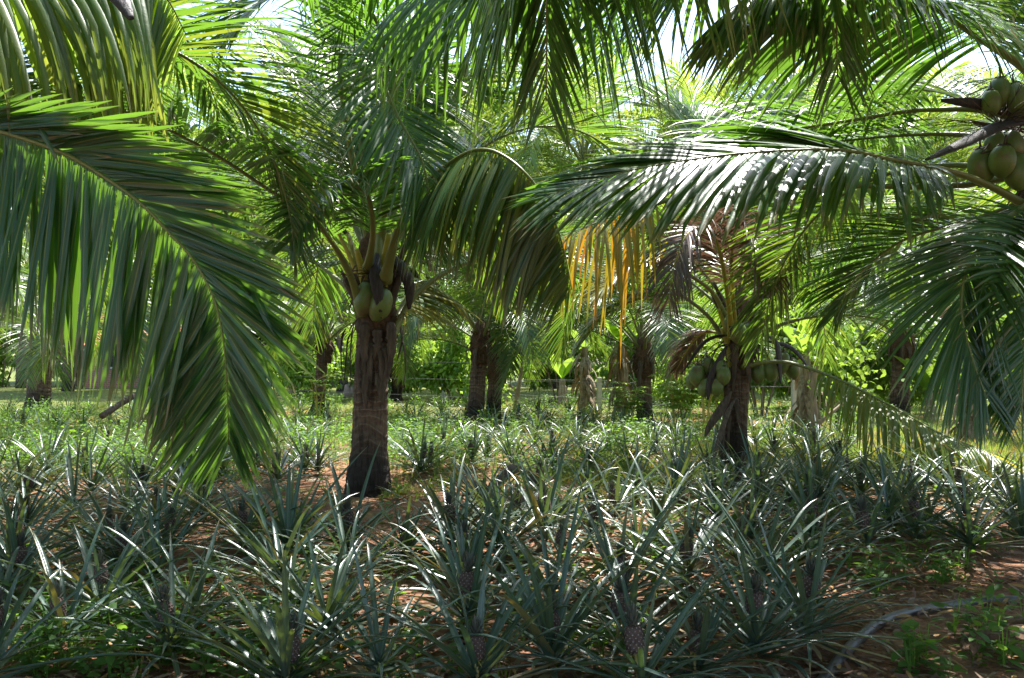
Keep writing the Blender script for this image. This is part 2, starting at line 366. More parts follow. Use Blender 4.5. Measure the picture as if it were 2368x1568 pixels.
def proto_curve(e0, length, droop, lateral=0.):
    p = np.zeros(3); e = R(e0); a = 0.; C = [p.copy()]
    for k in range(9):
        d = np.array((math.cos(e) * math.cos(a), math.cos(e) * math.sin(a), math.sin(e))); p = p + d * length / 9; C.append(p.copy())
        e -= droop * (.35 + .16 * k) * max(.25, math.cos(e)) ; a += lateral
    return C
PROTO = {}
def proto(kind, e0, var):
    key = (kind, e0, var)
    if key not in PROTO:
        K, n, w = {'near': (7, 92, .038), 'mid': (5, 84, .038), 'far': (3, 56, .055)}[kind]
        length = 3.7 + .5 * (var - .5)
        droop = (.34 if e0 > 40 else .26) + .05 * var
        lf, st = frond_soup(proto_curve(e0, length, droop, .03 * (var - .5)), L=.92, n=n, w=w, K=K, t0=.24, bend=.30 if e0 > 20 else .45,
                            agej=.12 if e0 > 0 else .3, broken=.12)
        mt = M['frond_lit'] if kind == 'far' else M['frond']
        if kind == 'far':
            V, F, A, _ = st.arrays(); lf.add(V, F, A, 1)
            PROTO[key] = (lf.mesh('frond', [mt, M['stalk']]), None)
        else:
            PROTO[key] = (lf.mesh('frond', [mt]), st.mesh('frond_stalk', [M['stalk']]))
    return PROTO[key]
ELEVS = (82, 70, 58, 45, 32, 18, 4, -12)
def auto_fronds(palm, top, kind, n, az0=0., lo=0, hi=7, scale=1., skip=None):
    for k in range(n):
        az = az0 + k * 137.5
        if skip and skip(az % 360): continue
        e = ELEVS[min(7, max(0, int(round(lo + (hi - lo) * (k + .5) / n - .5 + random.uniform(-.3, .3)))))]
        me, sm = proto(kind, e, k % 2)
        f = new('frond', me, palm, (top[0], top[1], top[2] - .25 * (k / n)))
        f.rotation_euler = (0, 0, R(az + random.uniform(-8, 8))); s = scale * random.uniform(.9, 1.08); f.scale = (s, s, s)
        if sm: new('frond_stalk', sm, f)

def trunk_soup(P, r_base, r_mid, r_top, sides=24, n=90):
    Q, ln = spline(P, n); t = np.linspace(0, 1, n)
    rad = np.interp(t, (0, .06, .22, .5, 1), (r_base, r_base * .92, r_mid * 1.08, r_mid, r_top))
    rad = rad * (1 + .025 * np.maximum(0, np.sin(t * ln * 62 / 1.0)) ** 3 + .012 * rng.normal(0, 1, n))
    s = Soup(); s.add(*tube(Q, rad, sides, rough=.05)); return s
def coconut_mesh():
    n, sd = 14, 16; V = []
    for i in range(n):
        ph = math.pi * i / (n - 1); z = math.cos(ph); r = max(0., math.sin(ph)) ** .92
        for j in range(sd):
            th = 2 * math.pi * j / sd; tri = 1 + .07 * math.cos(3 * th) * math.sin(ph)
            V.append((r * tri * .098 * math.cos(th), r * tri * .098 * math.sin(th), z * .128 - (.012 if z < -.9 else 0)))
    F = [(i * sd + j, (i + 1) * sd + j, (i + 1) * sd + (j + 1) % sd, i * sd + (j + 1) % sd) for i in range(n - 1) for j in range(sd)]
    s = Soup(); s.add(V, F)
    s2 = Soup()
    for j in range(6):
        a = j * math.pi / 3; d = np.array([(math.cos(a), math.sin(a), .1)])
        s2.add(*blades([(0, 0, .128)], d, .055, .05, [(-math.sin(a), math.cos(a), 0)], (.7, 1, .8, .3), .35, age=[.8]))
    s2.add(*tube([(0, 0, .12), (.004, 0, .15), (0, .01, .2)], (.010, .008, .007), 6, age=.4))
    return s.mesh('coconut', [M['coconut']]), s2.mesh('calyx', [M['husk']])
COCO = coconut_mesh()
def coconut(palm, p, s=1., tilt=(0, 0)):
    o = np.array(palm.location)
    c = new('coconut', COCO[0], palm, tuple(np.array(p) - o)); c.scale = (s, s, s * random.uniform(.95, 1.12))
    c.rotation_euler = (R(tilt[0] + random.uniform(-12, 12)), R(tilt[1] + random.uniform(-12, 12)), random.uniform(0, 6)); new('calyx', COCO[1], c)
def pod(palm, pts, r=.05, mat='spathe', name='spathe', flat=.35):
    Q, _ = spline(pts, 26); t = np.linspace(0, 1, 26); rad = r * np.clip(np.sin(np.pi * np.clip(t * .9 + .06, 0, 1)) ** .7, .06, 1)
    s = Soup(); s.add(*tube(Q - Q[0], rad, 10, flat, fdir=(1, .2, 0), rough=.12)); o = np.array(palm.location) if palm else 0
    return new(name, s.mesh(name, [M[mat]]), palm, tuple(Q[0] - o))
def strap(palm, p, ln, w, yaw, out=.05, age=0.):
    """dead leaf base hanging down the trunk"""
    p = np.array(p); d = np.array((math.cos(yaw), math.sin(yaw), 0))
    pts = [p, p + d * out + (0, 0, -.12 * ln), p + d * out * 1.6 + (0, 0, -.5 * ln), p + d * out * .9 + (random.uniform(-.04, .04), 0, -ln)]
    Q, _ = spline(pts, 22); t = np.linspace(0, 1, 22); rad = w * np.interp(t, (0, .1, .45, .8, 1), (.5, 1, .75, .45, .04)) * (1 + .15 * rng.normal(0, 1, 22))
    s = Soup(); s.add(*tube(Q - Q[0], rad, 8, .22, fdir=(-d[1], d[0], 0), rough=.15))
    return new('dead_leaf_base', s.mesh('dead_leaf_base', [M['husk']]), palm, tuple(Q[0] - np.array(palm.location)))
def fruit_stalks(palm, a, targets, r=.007, name='fruit_stalk', mat='husk'):
    s = Soup(); a = np.array(a)
    for b in targets:
        b = np.array(b); mid = (a + b) / 2 + (0, 0, .12) + rng.normal(0, .03, 3)
        Q, _ = spline([a, mid, b], 12); s.add(*tube(Q - a, np.linspace(r, r * .5, 12), 5, age=.2))
    return new(name, s.mesh(name, [M[mat]]), palm, tuple(a - np.array(palm.location)))
def hairs(palm, a, n, ln, name='fruit_strand', mat='husk'):
    s = Soup(); D = rng.normal(0, 1, (n, 3)); D[:, 2] = np.abs(D[:, 2]) * .3
    s.add(*blades(np.zeros((n, 3)), D, ln * (.6 + .8 * rng.random(n)), .006, rng.normal(0, 1, (n, 3)), (1, 1, .9, .8, .6, .3), .25, wav=.35, age=.5))
    return new(name, s.mesh(name, [M[mat]]), palm, tuple(np.array(a) - np.array(palm.location)))

def palm_root(name_label, base, group='coconut palms of the plantation'):
    e = bpy.data.objects.new('coconut_palm', None); SC.collection.objects.link(e); e.location = tuple(base)
    e.empty_display_size = .3
    return tag(e, name_label, 'palm', group)
def add_trunk(palm, pts, rb, rm, rt, sides=24, n=90):
    o = np.array(palm.location); P = [np.array(p) - o for p in pts]; P[0] = P[0] - (0, 0, .12)
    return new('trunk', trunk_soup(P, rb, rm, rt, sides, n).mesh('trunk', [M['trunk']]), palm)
def stubs(palm, top, r, n=14):
    for k in range(n):
        a = k * 2.4 + random.random(); z = -.05 - .5 * random.random(); o = np.array((math.cos(a), math.sin(a), 0)) ; p = np.array(top) + o * r * .8 + (0, 0, z); L_ = random.uniform(.18, .5)
        Q, _ = spline([p + (0, 0, -.25), p + o * .05, p + o * (.10 + L_ * .35) + (0, 0, L_)], 14)
        s = Soup(); s.add(*tube(Q - Q[0], np.interp(np.linspace(0, 1, 14), (0, .5, 1), (.075, .05, .026)), 8, .45, fdir=(-o[1], o[0], 0), rough=.15, age=.5))
        new('leaf_base', s.mesh('leaf_base', [M['husk'] if k % 3 else M['stalk']]), palm, tuple(Q[0] - np.array(palm.location)))
def crown_heart(palm, top, r=.15, h=.5):
    s = Soup(); top = np.array(top) - np.array(palm.location); Q = np.array([top + (0, 0, -h + h * 1.5 * t) for t in np.linspace(0, 1, 14)])
    s.add(*tube(Q, r * np.interp(np.linspace(0, 1, 14), (0, .4, .8, 1), (.95, 1.2, .7, .2)), 14, rough=.3))
    n = 60; a = rng.random(n) * 6.28
    P0 = Q[rng.integers(2, 10, n)] + np.stack((np.cos(a), np.sin(a), 0 * a), 1) * r * .9
    s.add(*blades(P0, np.stack((np.cos(a), np.sin(a), rng.normal(-.3, .8, n)), 1), .22, .03, np.stack((-np.sin(a), np.cos(a), rng.normal(0, .4, n)), 1), (1, 1, .8, .2), .5, wav=.3))
    return new('fibre_sheath', s.mesh('fibre_sheath', [M['fibre']]), palm)

# ------------------------------------------------------------------ THE GROUND
def make_ground():
    a = np.concatenate((-np.geomspace(150, 14, 16), np.linspace(-13.5, 13.5, 190), np.geomspace(14, 150, 16)))
    b = np.concatenate((np.linspace(-60, 1, 12), np.linspace(1.6, 26, 200), np.geomspace(26.5, 250, 26)))
    X, Y = np.meshgrid(a, b); Z = gz(X, Y) + rng.normal(0, .006, X.shape)
    V = np.stack((X, Y, Z), -1).reshape(-1, 3); m = len(a); i = np.arange(len(b) - 1)[:, None] * m + np.arange(m - 1)[None]
    F = np.stack((i, i + 1, i + 1 + m, i + m), -1).reshape(-1, 4)
    s = Soup(); s.add(V, F); return tag(new('ground', s.mesh('ground', [M['ground']])), 'reddish sandy plantation soil with grassy patches', 'ground', kind='structure')
make_ground()

# ------------------------------------------------------------------ MAIN PALM (left of centre)
base = GP(850, 1136); mp = palm_root('thick stout coconut palm left of centre with two big green coconuts below its crown', base)
b8 = base[1]
add_trunk(mp, [base, PX(855, 1000, b8), PX(858, 880, b8), PX(866, 720, b8), PX(868, 600, b8)], .235, .152, .14, 28, 140)
top = PX(868, 590, b8); crown_heart(mp, top, .17, .75); stubs(mp, top, .17, 16)
hero_frond(mp, [(858, 590, 8.1), (835, 470, 8.0), (806, 320, 7.8), (786, 170, 7.6), (800, 115, 7.3), (856, 125, 7.0), (885, 190, 6.8), (925, 280, 6.7), (974, 369, 6.6), (992, 460, 6.6), (998, 560, 6.6)], L=.95, t0=.36, bend=.30, n=86, E=8, r0=.042)
hero_frond(mp, [(888, 650, 7.8), (925, 520, 7.4), (988, 424, 7.0), (1032, 385, 6.7), (1085, 352, 6.4), (1130, 347, 6.2), (1172, 365, 6.1), (1209, 395, 6.0), (1245, 440, 6.0), (1285, 520, 6.0), (1308, 600, 6.05), (1322, 670, 6.1)],
           L=1.05, t0=.30, bend=.8, n=150, E=-58, A0=84, A1=46, agej=.22, broken=.05, w=.048, r0=.04)
hero_frond(mp, [(838, 730, 7.9), (800, 615, 7.6), (720, 500, 7.1), (627, 442, 6.6), (516, 369, 6.0), (400, 305, 5.5), (243, 240, 5.0), (110, 205, 4.5), (0, 200, 4.2)], L=.82, t0=.2, bend=.5, n=100, E=8)
hero_frond(mp, [(872, 640, 7.85), (880, 520, 7.9), (900, 380, 8.1), (960, 260, 8.4), (1050, 200, 8.7), (1150, 240, 8.9)], L=.9, t0=.4, bend=.3, r0=.042)
hero_frond(mp, [(900, 790, 7.95), (955, 690, 8.1), (1050, 620, 8.3), (1180, 590, 8.8), (1330, 640, 9.3)], L=.85, t0=.4, bend=.5, r0=.036)
hero_frond(mp, [(880, 600, 8.1), (908, 450, 8.4), (935, 250, 8.8), (1000, 100, 9.2), (1120, 40, 9.6), (1260, 90, 10)], L=.9, t0=.25, bend=.3)
hero_frond(mp, [(850, 600, 8.2), (815, 400, 8.6), (750, 200, 9), (640, 90, 9.3), (520, 80, 9.6), (400, 150, 9.8)], L=.9, t0=.25, bend=.35)
hero_frond(mp, [(850, 620, 7.8), (862, 540, 7.3), (850, 455, 6.9), (800, 425, 6.6), (740, 450, 6.3), (700, 500, 6.1), (670, 560, 6.1)], L=.65, t0=.25, bend=.4, n=80)
hero_frond(mp, [(835, 700, 8.2), (785, 650, 8.4), (700, 590, 8.8), (630, 580, 9.0), (580, 610, 9.2)], L=.6, t0=.35, bend=.5)
hero_frond(mp, [(905, 790, 8.2), (925, 720, 8.5), (950, 665, 8.8), (985, 650, 9.0), (1005, 680, 9.2)], L=.85, t0=.35, bend=.5, E=-55, age=.05, agej=.3, w=.036, n=50)
hero_frond(mp, [(876, 600, 8.0), (895, 420, 7.6), (900, 200, 7.2), (860, 30, 6.8), (740, -40, 6.5), (600, 10, 6.3), (500, 120, 6.2)], L=.9, t0=.28, bend=.35, n=90)
auto_fronds(mp, tuple(np.array(top) - base), 'near', 20, 20, 0, 3.6, skip=lambda a: 170 < a < 350)
for (x, y, ln, w, yw) in ((812, 770, .5, .035, 3.2), (846, 745, .55, .055, 4.5), (903, 745, .52, .05, 5.0), (918, 735, .42, .035, 6.0), (872, 760, .3, .05, 4.9), (835, 800, .45, .04, 4.0), (890, 800, .35, .045, 5.4), (822, 745, .7, .03, 3.5), (858, 790, .5, .035, 4.6), (880, 790, .55, .04, 5.2), (926, 780, .6, .025, 6.1), (800, 760, .45, .03, 3.0), (848, 850, .35, .05, 4.4), (878, 860, .3, .05, 5.0)):
    strap(mp, PX(x, y, b8 - .16 if 830 < x < 910 else b8), ln, w, yw, .03)
for x, y, s in ((845, 690, 1.12), (878, 702, 1.18)): coconut(mp, PX(x, y, b8 - .26), s)
fruit_stalks(mp, PX(868, 620, b8 - .1), [PX(845, 668, b8 - .26), PX(878, 672, b8 - .26), PX(858, 650, b8 - .26)], .012)
pod(mp, [PX(872, 585, b8 - .3), PX(868, 630, b8 - .36), PX(874, 680, b8 - .37), PX(880, 722, b8 - .36)], .055)
pod(mp, [PX(900, 585, b8 - .2), PX(925, 615, b8 - .2), PX(945, 655, b8 - .15), PX(946, 715, b8 - .1)], .055)
pod(mp, [PX(800, 540, b8 - .1), PX(770, 505, b8 - .1), PX(740, 470, b8 - .1), PX(716, 440, b8 - .1)], .05)
hairs(mp, PX(860, 640, b8 - .15), 26, .4)

# ------------------------------------------------------------------ LEFT NEAR PALM (crown outside the frame)
lb = np.array((-3.9, 4.4, 0)); lp = palm_root('near coconut palm past the left edge whose huge dark green frond sweeps across the left', lb)
ltop = np.array((-3.6, 4.3, 2.35))
add_trunk(lp, [lb, (-3.8, 4.4, 1.1), ltop], .2, .15, .14); crown_heart(lp, ltop + (0, 0, .1))
hero_frond(lp, [(*ltop, 0), (-180, 300, 4.1), (-80, 288, 4.0), (0, 304, 3.9), (147, 354, 3.8), (258, 420, 3.75), (332, 475, 3.7), (387, 534, 3.7), (442, 593, 3.7), (490, 678, 3.7), (512, 756, 3.72), (523, 850, 3.75), (527, 940, 3.8), (528, 1030, 3.85)],
           L=.92, t0=.29, bend=.08, n=150, w=.047, E=6, sdir=(-.52, .25, -.75), A0=84, A1=30, other=.10, other2=.8, otherL=.78, r0=.024, broken=.08, label='broad dark green frond with leaflets hanging like a comb')
hero_frond(lp, [(*ltop, 0), (-3.1, 4.2, 3.0, 0), (-150, -110, 4.2), (0, -100, 4.3), (150, -100, 4.4), (290, -80, 4.5), (380, -10, 4.6), (430, 80, 4.7)],
           mat='frond_lit', L=1.15, t0=.2, bend=1.2, n=130, w=.044, E=-60, A0=80, A1=60, agej=.1, broken=.3)  # sunlit look of this near frond comes from the brighter leaf colour
hero_frond(lp, [(*ltop, 0), (-3.4, 4.9, 3.1, 0), (60, -60, 5.6), (180, 20, 6.2), (260, 120, 6.8), (290, 260, 7.2)], L=.9, t0=.2, bend=.35, n=90)
hero_frond(lp, [(*ltop, 0), (-3.0, 5.0, 3.5, 0), (230, -60, 6.0), (340, 0, 6.6), (430, 90, 7.2), (490, 210, 7.6), (520, 320, 7.8)], L=.95, t0=.3, bend=.45, n=90)
hero_frond(lp, [(*ltop, 0), (-3.2, 5.6, 3.3, 0), (100, -20, 7.0), (220, 60, 7.8), (330, 190, 8.4), (390, 330, 8.8)], L=.95, t0=.3, bend=.45, n=90)
auto_fronds(lp, tuple(ltop - lb), 'near', 15, 150, 0, 6, skip=lambda a: a > 320 or a < 10)
pod(lp, [PX(215, -90, 3.9), PX(245, -45, 3.8), PX(275, -5, 3.7), PX(303, 45, 3.65)], .05)

# ------------------------------------------------------------------ RIGHT NEAR PALM (crown at the right edge)
rb = np.array((3.95, 6.4, 0)); rp = palm_root('near coconut palm at the right edge with a cluster of green coconuts and black spathes', rb)
rtop = PX(2425, 330, 6.3); add_trunk(rp, [rb, (3.95, 6.4, 1.4), rtop], .2, .15, .14); crown_heart(rp, rtop, .17, .7)
hero_frond(rp, [(2420, 500, 6.2), (2368, 474, 6.1), (2300, 436, 6.0), (2203, 398, 5.9), (2056, 369, 5.75), (1964, 350, 5.7), (1872, 347, 5.65), (1687, 358, 5.6), (1503, 385, 5.6), (1380, 415, 5.65), (1261, 455, 5.7)],
           L=1.08, t0=.27, bend=.22, n=92, E=4, w=.066, A0=66, A1=34, sdir=(.05, -.86, -.5), other=.35, other2=.7, label='glossy pale frond reaching left with long hanging leaflets')
hero_frond(rp, [(2400, 290, 6.3), (2277, 256, 6.3), (2159, 254, 6.4), (2093, 258, 6.5), (1945, 282, 6.7), (1798, 305, 6.9), (1650, 335, 7.1), (1500, 390, 7.3)], L=.9, t0=.24, bend=.5, n=96)
hero_frond(rp, [(2410, 340, 6.3), (2277, 317, 6.5), (2150, 310, 6.8), (2000, 320, 7.3), (1850, 340, 7.8), (1700, 380, 8.2)], L=.9, t0=.25, bend=.45)
hero_frond(rp, [(2420, 220, 6.3), (2368, 158, 6.1), (2259, 85, 5.8), (2167, 22, 5.5), (2050, -40, 5.2), (1930, -60, 4.9), (1800, -40, 4.7), (1690, 20, 4.6)], L=1.15, t0=.25, bend=.6, n=110, E=-30, w=.055, r0=.036)
hero_frond(rp, [(2440, 450, 6.2), (2380, 470, 5.9), (2300, 530, 5.5), (2240, 610, 5.2), (2222, 710, 5.1), (2245, 820, 5.05), (2280, 920, 5.0)], L=.95, t0=.14, bend=.3, n=104, sdir=(.85, .25, .3), E=10, A0=58, A1=20, label='dark blue-green frond hanging down at the right edge')
hero_frond(rp, [(2440, 420, 6.4), (2330, 480, 6.7), (2200, 520, 7.1), (2080, 560, 7.5), (1980, 640, 7.9), (1930, 730, 8.1)], L=.85, t0=.2, bend=.3, n=90)
hero_frond(rp, [(2440, 480, 6.0), (2420, 560, 5.5), (2390, 680, 5.2), (2370, 820, 5.1), (2360, 950, 5.05)], L=.8, t0=.1, bend=.4, n=90, sdir=(.8, .3, .2))
auto_fronds(rp, tuple(rtop - rb), 'near', 26, 60, 0, 5.2, skip=lambda a: 130 < a < 262)
for x, y, s in ((2268, 385, 1.15), (2318, 372, 1.1), (2352, 395, 1.2), (2300, 340, .95), (2340, 335, 1.0), (2310, 215, .95), (2352, 228, 1.0), (2385, 240, 1.0), (2290, 238, .8)):
    coconut(rp, PX(x, y, 6.0 + random.uniform(-.06, .1)), s * .8)
fruit_stalks(rp, PX(2400, 320, 6.2), [PX(2268, 355, 6), PX(2318, 340, 6), PX(2352, 360, 6), PX(2300, 315, 6.05), PX(2310, 225, 6.05), PX(2352, 230, 6.05)], .010)
pod(rp, [PX(2400, 280, 6.05), PX(2320, 288, 5.9), PX(2240, 325, 5.75), PX(2140, 370, 5.6)], .05)
pod(rp, [PX(2400, 275, 6.1), PX(2340, 258, 6.05), PX(2260, 240, 5.95), PX(2175, 232, 5.9)], .042)
hairs(rp, PX(2310, 290, 6.0), 70, .75)

# ------------------------------------------------------------------ PALM BEHIND THE CAMERA (fronds hanging over the top of the frame)
tb = np.array((1.5, -1.0, 0)); tp = palm_root('coconut palm above the viewpoint, seen only as fronds hanging into the top centre', tb)
ttop = np.array((1.4, -.9, 3.35)); add_trunk(tp, [tb, (1.5, -1, 1.6), ttop], .2, .15, .14); crown_heart(tp, ttop)
hero_frond(tp, [(*ttop, 0), (.8, .6, 4.2, 0), (.4, 2.2, 4.05, 0), (1255, -330, 3.6), (1262, -110, 4.0), (1264, 60, 4.2), (1262, 235, 4.3)], L=.95, t0=.35, bend=.28, n=96, E=-6, A0=46, A1=22)
hero_frond(tp, [(*ttop, 0), (1.4, .7, 4.2, 0), (1.4, 2.3, 4.0, 0), (1900, -300, 3.7), (1925, -100, 4.1), (1933, 50, 4.3), (1936, 180, 4.4)], L=.95, t0=.35, bend=.25, n=96, E=-6, A0=46, A1=22)
hero_frond(tp, [(*ttop, 0), (.7, .8, 4.0, 0), (1330, -420, 3.5), (1290, -190, 4.3), (1180, -110, 4.6), (1060, -60, 4.9), (940, 0, 5.2), (860, 80, 5.4)], L=1.35, t0=.3, bend=.8, n=110, E=-58, A0=80, A1=50, w=.062)
hero_frond(tp, [(*ttop, 0), (1.4, 1.0, 4.0, 0), (1800, -330, 3.8), (1700, -200, 4.4), (1560, -130, 4.8), (1430, -80, 5.2), (1320, 0, 5.6)], L=1.35, t0=.3, bend=.5, n=110, E=-35, A0=50, w=.055)
hero_frond(tp, [(*ttop, 0), (1.9, .9, 4.0, 0), (2150, -250, 4.2), (2120, -120, 4.8), (2050, -50, 5.3), (1950, 10, 5.8)], L=.95, t0=.3, bend=.35, n=90)
hero_frond(tp, [(*ttop, 0), (.2, .6, 4.1, 0), (950, -380, 3.6), (850, -200, 4.4), (760, -100, 5.0), (690, 20, 5.5)], L=.9, t0=.35, bend=.3, n=90)
hero_frond(tp, [(*ttop, 0), (1.8, 1.0, 4.3, 0), (1750, -420, 4.2), (1700, -260, 5.2), (1600, -140, 6.0), (1500, -20, 6.6), (1420, 120, 7.0)], L=1.1, t0=.3, bend=.35, n=110)
hero_frond(tp, [(*ttop, 0), (.4, 1.0, 4.3, 0), (1150, -420, 4.4), (1060, -240, 5.2), (960, -120, 5.9), (850, -20, 6.4), (760, 100, 6.8)], L=1.1, t0=.3, bend=.45, n=110, E=-10)
hero_frond(tp, [(*ttop, 0), (1.0, .9, 4.3, 0), (1400, -380, 4.4), (1330, -190, 5.4), (1220, -90, 6.0), (1090, -20, 6.5), (980, 70, 6.8)], L=1.15, t0=.3, bend=.6, n=100, E=-40)
hero_frond(tp, [(*ttop, 0), (1.2, .9, 4.4, 0), (1500, -380, 4.4), (1480, -180, 5.4), (1440, -40, 6.0), (1400, 80, 6.4), (1370, 190, 6.6)], L=1.05, t0=.3, bend=.4, n=100)
auto_fronds(tp, tuple(ttop - tb), 'near', 20, 200, 0, 5, skip=lambda a: 60 < a < 120)

# ------------------------------------------------------------------ RIGHT MIDDLE PALM
pb = GP(1696, 1066); d2 = pb[1]; pp = palm_root('coconut palm right of centre laden with green coconuts and a withered purple-brown frond', pb)
add_trunk(pp, [pb, PX(1698, 980, d2), PX(1706, 880, d2), PX(1706, 780, d2), PX(1708, 720, d2)], .21, .138, .13, 26, 130)
ptop = PX(1708, 715, d2); crown_heart(pp, ptop, .16, .6); stubs(pp, ptop, .15, 14)
hero_frond(pp, [(1735, 800, d2), (1768, 745, d2 - .1), (1835, 679, d2 - .3), (1909, 638, d2 - .5), (1982, 605, d2 - .7), (2056, 597, d2 - .9), (2130, 616, d2 - 1.1), (2190, 670, d2 - 1.3)], L=.95, t0=.3, bend=.6, n=88)
hero_frond(pp, [(1745, 785, d2), (1790, 757, d2 - .1), (1860, 736, d2 - .2), (1945, 728, d2 - .3), (2030, 737, d2 - .4), (2120, 760, d2 - .5), (2190, 820, d2 - .6)], L=.9, t0=.25, bend=.5, n=84)
hero_frond(pp, [(1715, 850, d2 - .1), (1770, 838, d2 - .3), (1835, 841, d2 - .5), (1945, 881, d2 - .9), (2056, 937, d2 - 1.3), (2167, 999, d2 - 1.7), (2277, 1044, d2 - 2.1), (2366, 1095, d2 - 2.4)], mat='frond_lit', L=.95, t0=.3, bend=.7, n=110, agej=.3, E=-15, label='low frond resting near the ground, yellow-green with backlit leaflets')  # backlit look helped by the brighter leaf colour
hero_frond(pp, [(1725, 760, d2 + .1), (1760, 700, d2 + .3), (1830, 560, d2 + .6), (1900, 420, d2 + .9), (1990, 330, d2 + 1.2), (2100, 330, d2 + 1.5)], L=.9, t0=.3, bend=.35)
hero_frond(pp, [(1670, 780, d2), (1640, 735, d2), (1600, 700, d2), (1560, 680, d2), (1480, 690, d2), (1400, 730, d2), (1340, 800, d2)], L=.6, t0=.45, bend=.5, agej=.3)
hero_frond(pp, [(1680, 740, d2 - .1), (1650, 680, d2 - .2), (1600, 640, d2 - .4), (1540, 610, d2 - .6), (1460, 620, d2 - .8), (1380, 680, d2 - 1)], L=.6, t0=.48, bend=.6, age=.18, agej=.35)
hero_frond(pp, [(1692, 780, d2 - .2), (1680, 670, d2 - .7), (1660, 570, d2 - 1.2), (1630, 528, d2 - 1.5), (1590, 540, d2 - 1.7), (1560, 610, d2 - 1.8), (1545, 700, d2 - 1.8)], L=.8, t0=.3, bend=.9, age=1, w=.032, stalk_age=.5, n=80, broken=.4, label='withered purple-brown frond')
hero_frond(pp, [(1700, 780, d2 - .2), (1692, 650, d2 - .7), (1695, 565, d2 - 1.2), (1725, 540, d2 - 1.4), (1765, 575, d2 - 1.6), (1785, 660, d2 - 1.7)], L=.8, t0=.3, bend=.9, age=1, w=.03, stalk_age=.5, n=56, broken=.4, label='withered purple-brown frond')
hero_frond(pp, [(1700, 720, d2 + .1), (1690, 560, d2 + .3), (1660, 400, d2 + .5), (1600, 280, d2 + .8), (1500, 220, d2 + 1), (1390, 260, d2 + 1.2)], L=.9, t0=.28, bend=.35)
hero_frond(rp, [(2430, 390, 6.4), (2200, 430, 6.7), (1900, 430, 6.9), (1600, 455, 7.0), (1450, 490, 7.0), (1300, 545, 6.9)], L=.9, t0=.78, bend=.8, E=-62, A0=80, A1=50, age=.22, agej=.5, w=.034, n=19, broken=.3, label='ageing frond with orange and yellow leaflets hanging straight down')
hero_frond(pp, [(1690, 800, d2 + .2), (1660, 770, d2 + .4), (1610, 780, d2 + .6), (1560, 860, d2 + .9)], L=.4, t0=.3, bend=.9, age=1, w=.025, stalk_age=.5)
auto_fronds(pp, tuple(ptop - pb), 'mid', 22, 40, 0, 3.8, skip=lambda a: 175 < a < 365)
CC = [(1690, 745, .9, -.25), (1708, 770, 1.15, -.3), (1726, 765, .95, -.22), (1753, 862, 1.0, -.1), (1780, 856, 1.05, -.12), (1808, 838, 1.1, -.1), (1833, 852, 1.0, -.08),
      (1612, 868, 1.1, -.1), (1640, 850, 1.1, -.05), (1664, 852, 1.0, -.2), (1630, 895, 1.05, -.15), (1656, 892, 1.05, -.2), (1672, 868, .95, -.25), (1600, 880, .9, 0)]
for x, y, s, dd in CC: coconut(pp, PX(x, y, d2 + dd), s * .88)
fruit_stalks(pp, PX(1712, 800, d2 - .1), [PX(x, y - 22, d2 + dd) for x, y, s, dd in CC], .009)
pod(pp, [PX(1755, 775, d2 - .1), PX(1790, 785, d2 - .2), PX(1800, 820, d2 - .25), PX(1805, 888, d2 - .25)], .05)
pod(pp, [PX(1775, 790, d2), PX(1820, 800, d2), PX(1850, 825, d2), PX(1872, 858, d2)], .04)
pod(pp, [PX(1685, 775, d2 - .2), PX(1650, 780, d2 - .2), PX(1620, 800, d2 - .2), PX(1575, 865, d2 - .2)], .045)
pod(pp, [PX(1680, 800, d2 - .2), PX(1660, 840, d2 - .25), PX(1642, 880, d2 - .25), PX(1636, 925, d2 - .25)], .045)
pod(pp, [PX(1697, 730, d2 - .3), PX(1693, 745, d2 - .34), PX(1692, 775, d2 - .34)], .04)
for (x, y, ln, w, yw) in ((1698, 790, .6, .05, 4.4), (1722, 790, .55, .06, 5.0), (1740, 790, .35, .05, 5.8), (1686, 850, .55, .05, 3.8), (1690, 930, .6, .035, 4.0), (1700, 920, .35, .03, 4.8), (1682, 930, .8, .03, 3.6)):
    strap(pp, PX(x, y, d2 - .15), ln, w, yw, .04)
pod(pp, [PX(1690, 905, d2 - .2), PX(1668, 945, d2 - .3), PX(1640, 985, d2 - .4), PX(1630, 1010, d2 - .4)], .05, 'husk', 'hanging_dead_stalk')
pod(pp, [PX(1700, 920, d2 - .25), PX(1680, 960, d2 - .5), PX(1655, 1040, d2 - .8), PX(1640, 1085, d2 - 1)], .03, 'husk', 'hanging_dead_stalk')
s = Soup(); q = PX(1765, 640, d2 + .3); n = 90; P0 = rng.normal(0, .03, (n, 3)); Dn = rng.normal(0, .6, (n, 3)) + (.6, 0, .5)
s.add(*blades(P0, Dn, .28 + .2 * rng.random(n), .014, rng.normal(0, 1, (n, 3)), (1, 1.2, .8, 1.2, .8, .3), .3, wav=.3)); new('flower_spray', s.mesh('flower_spray', [M['flower']]), pp, tuple(q - pb))

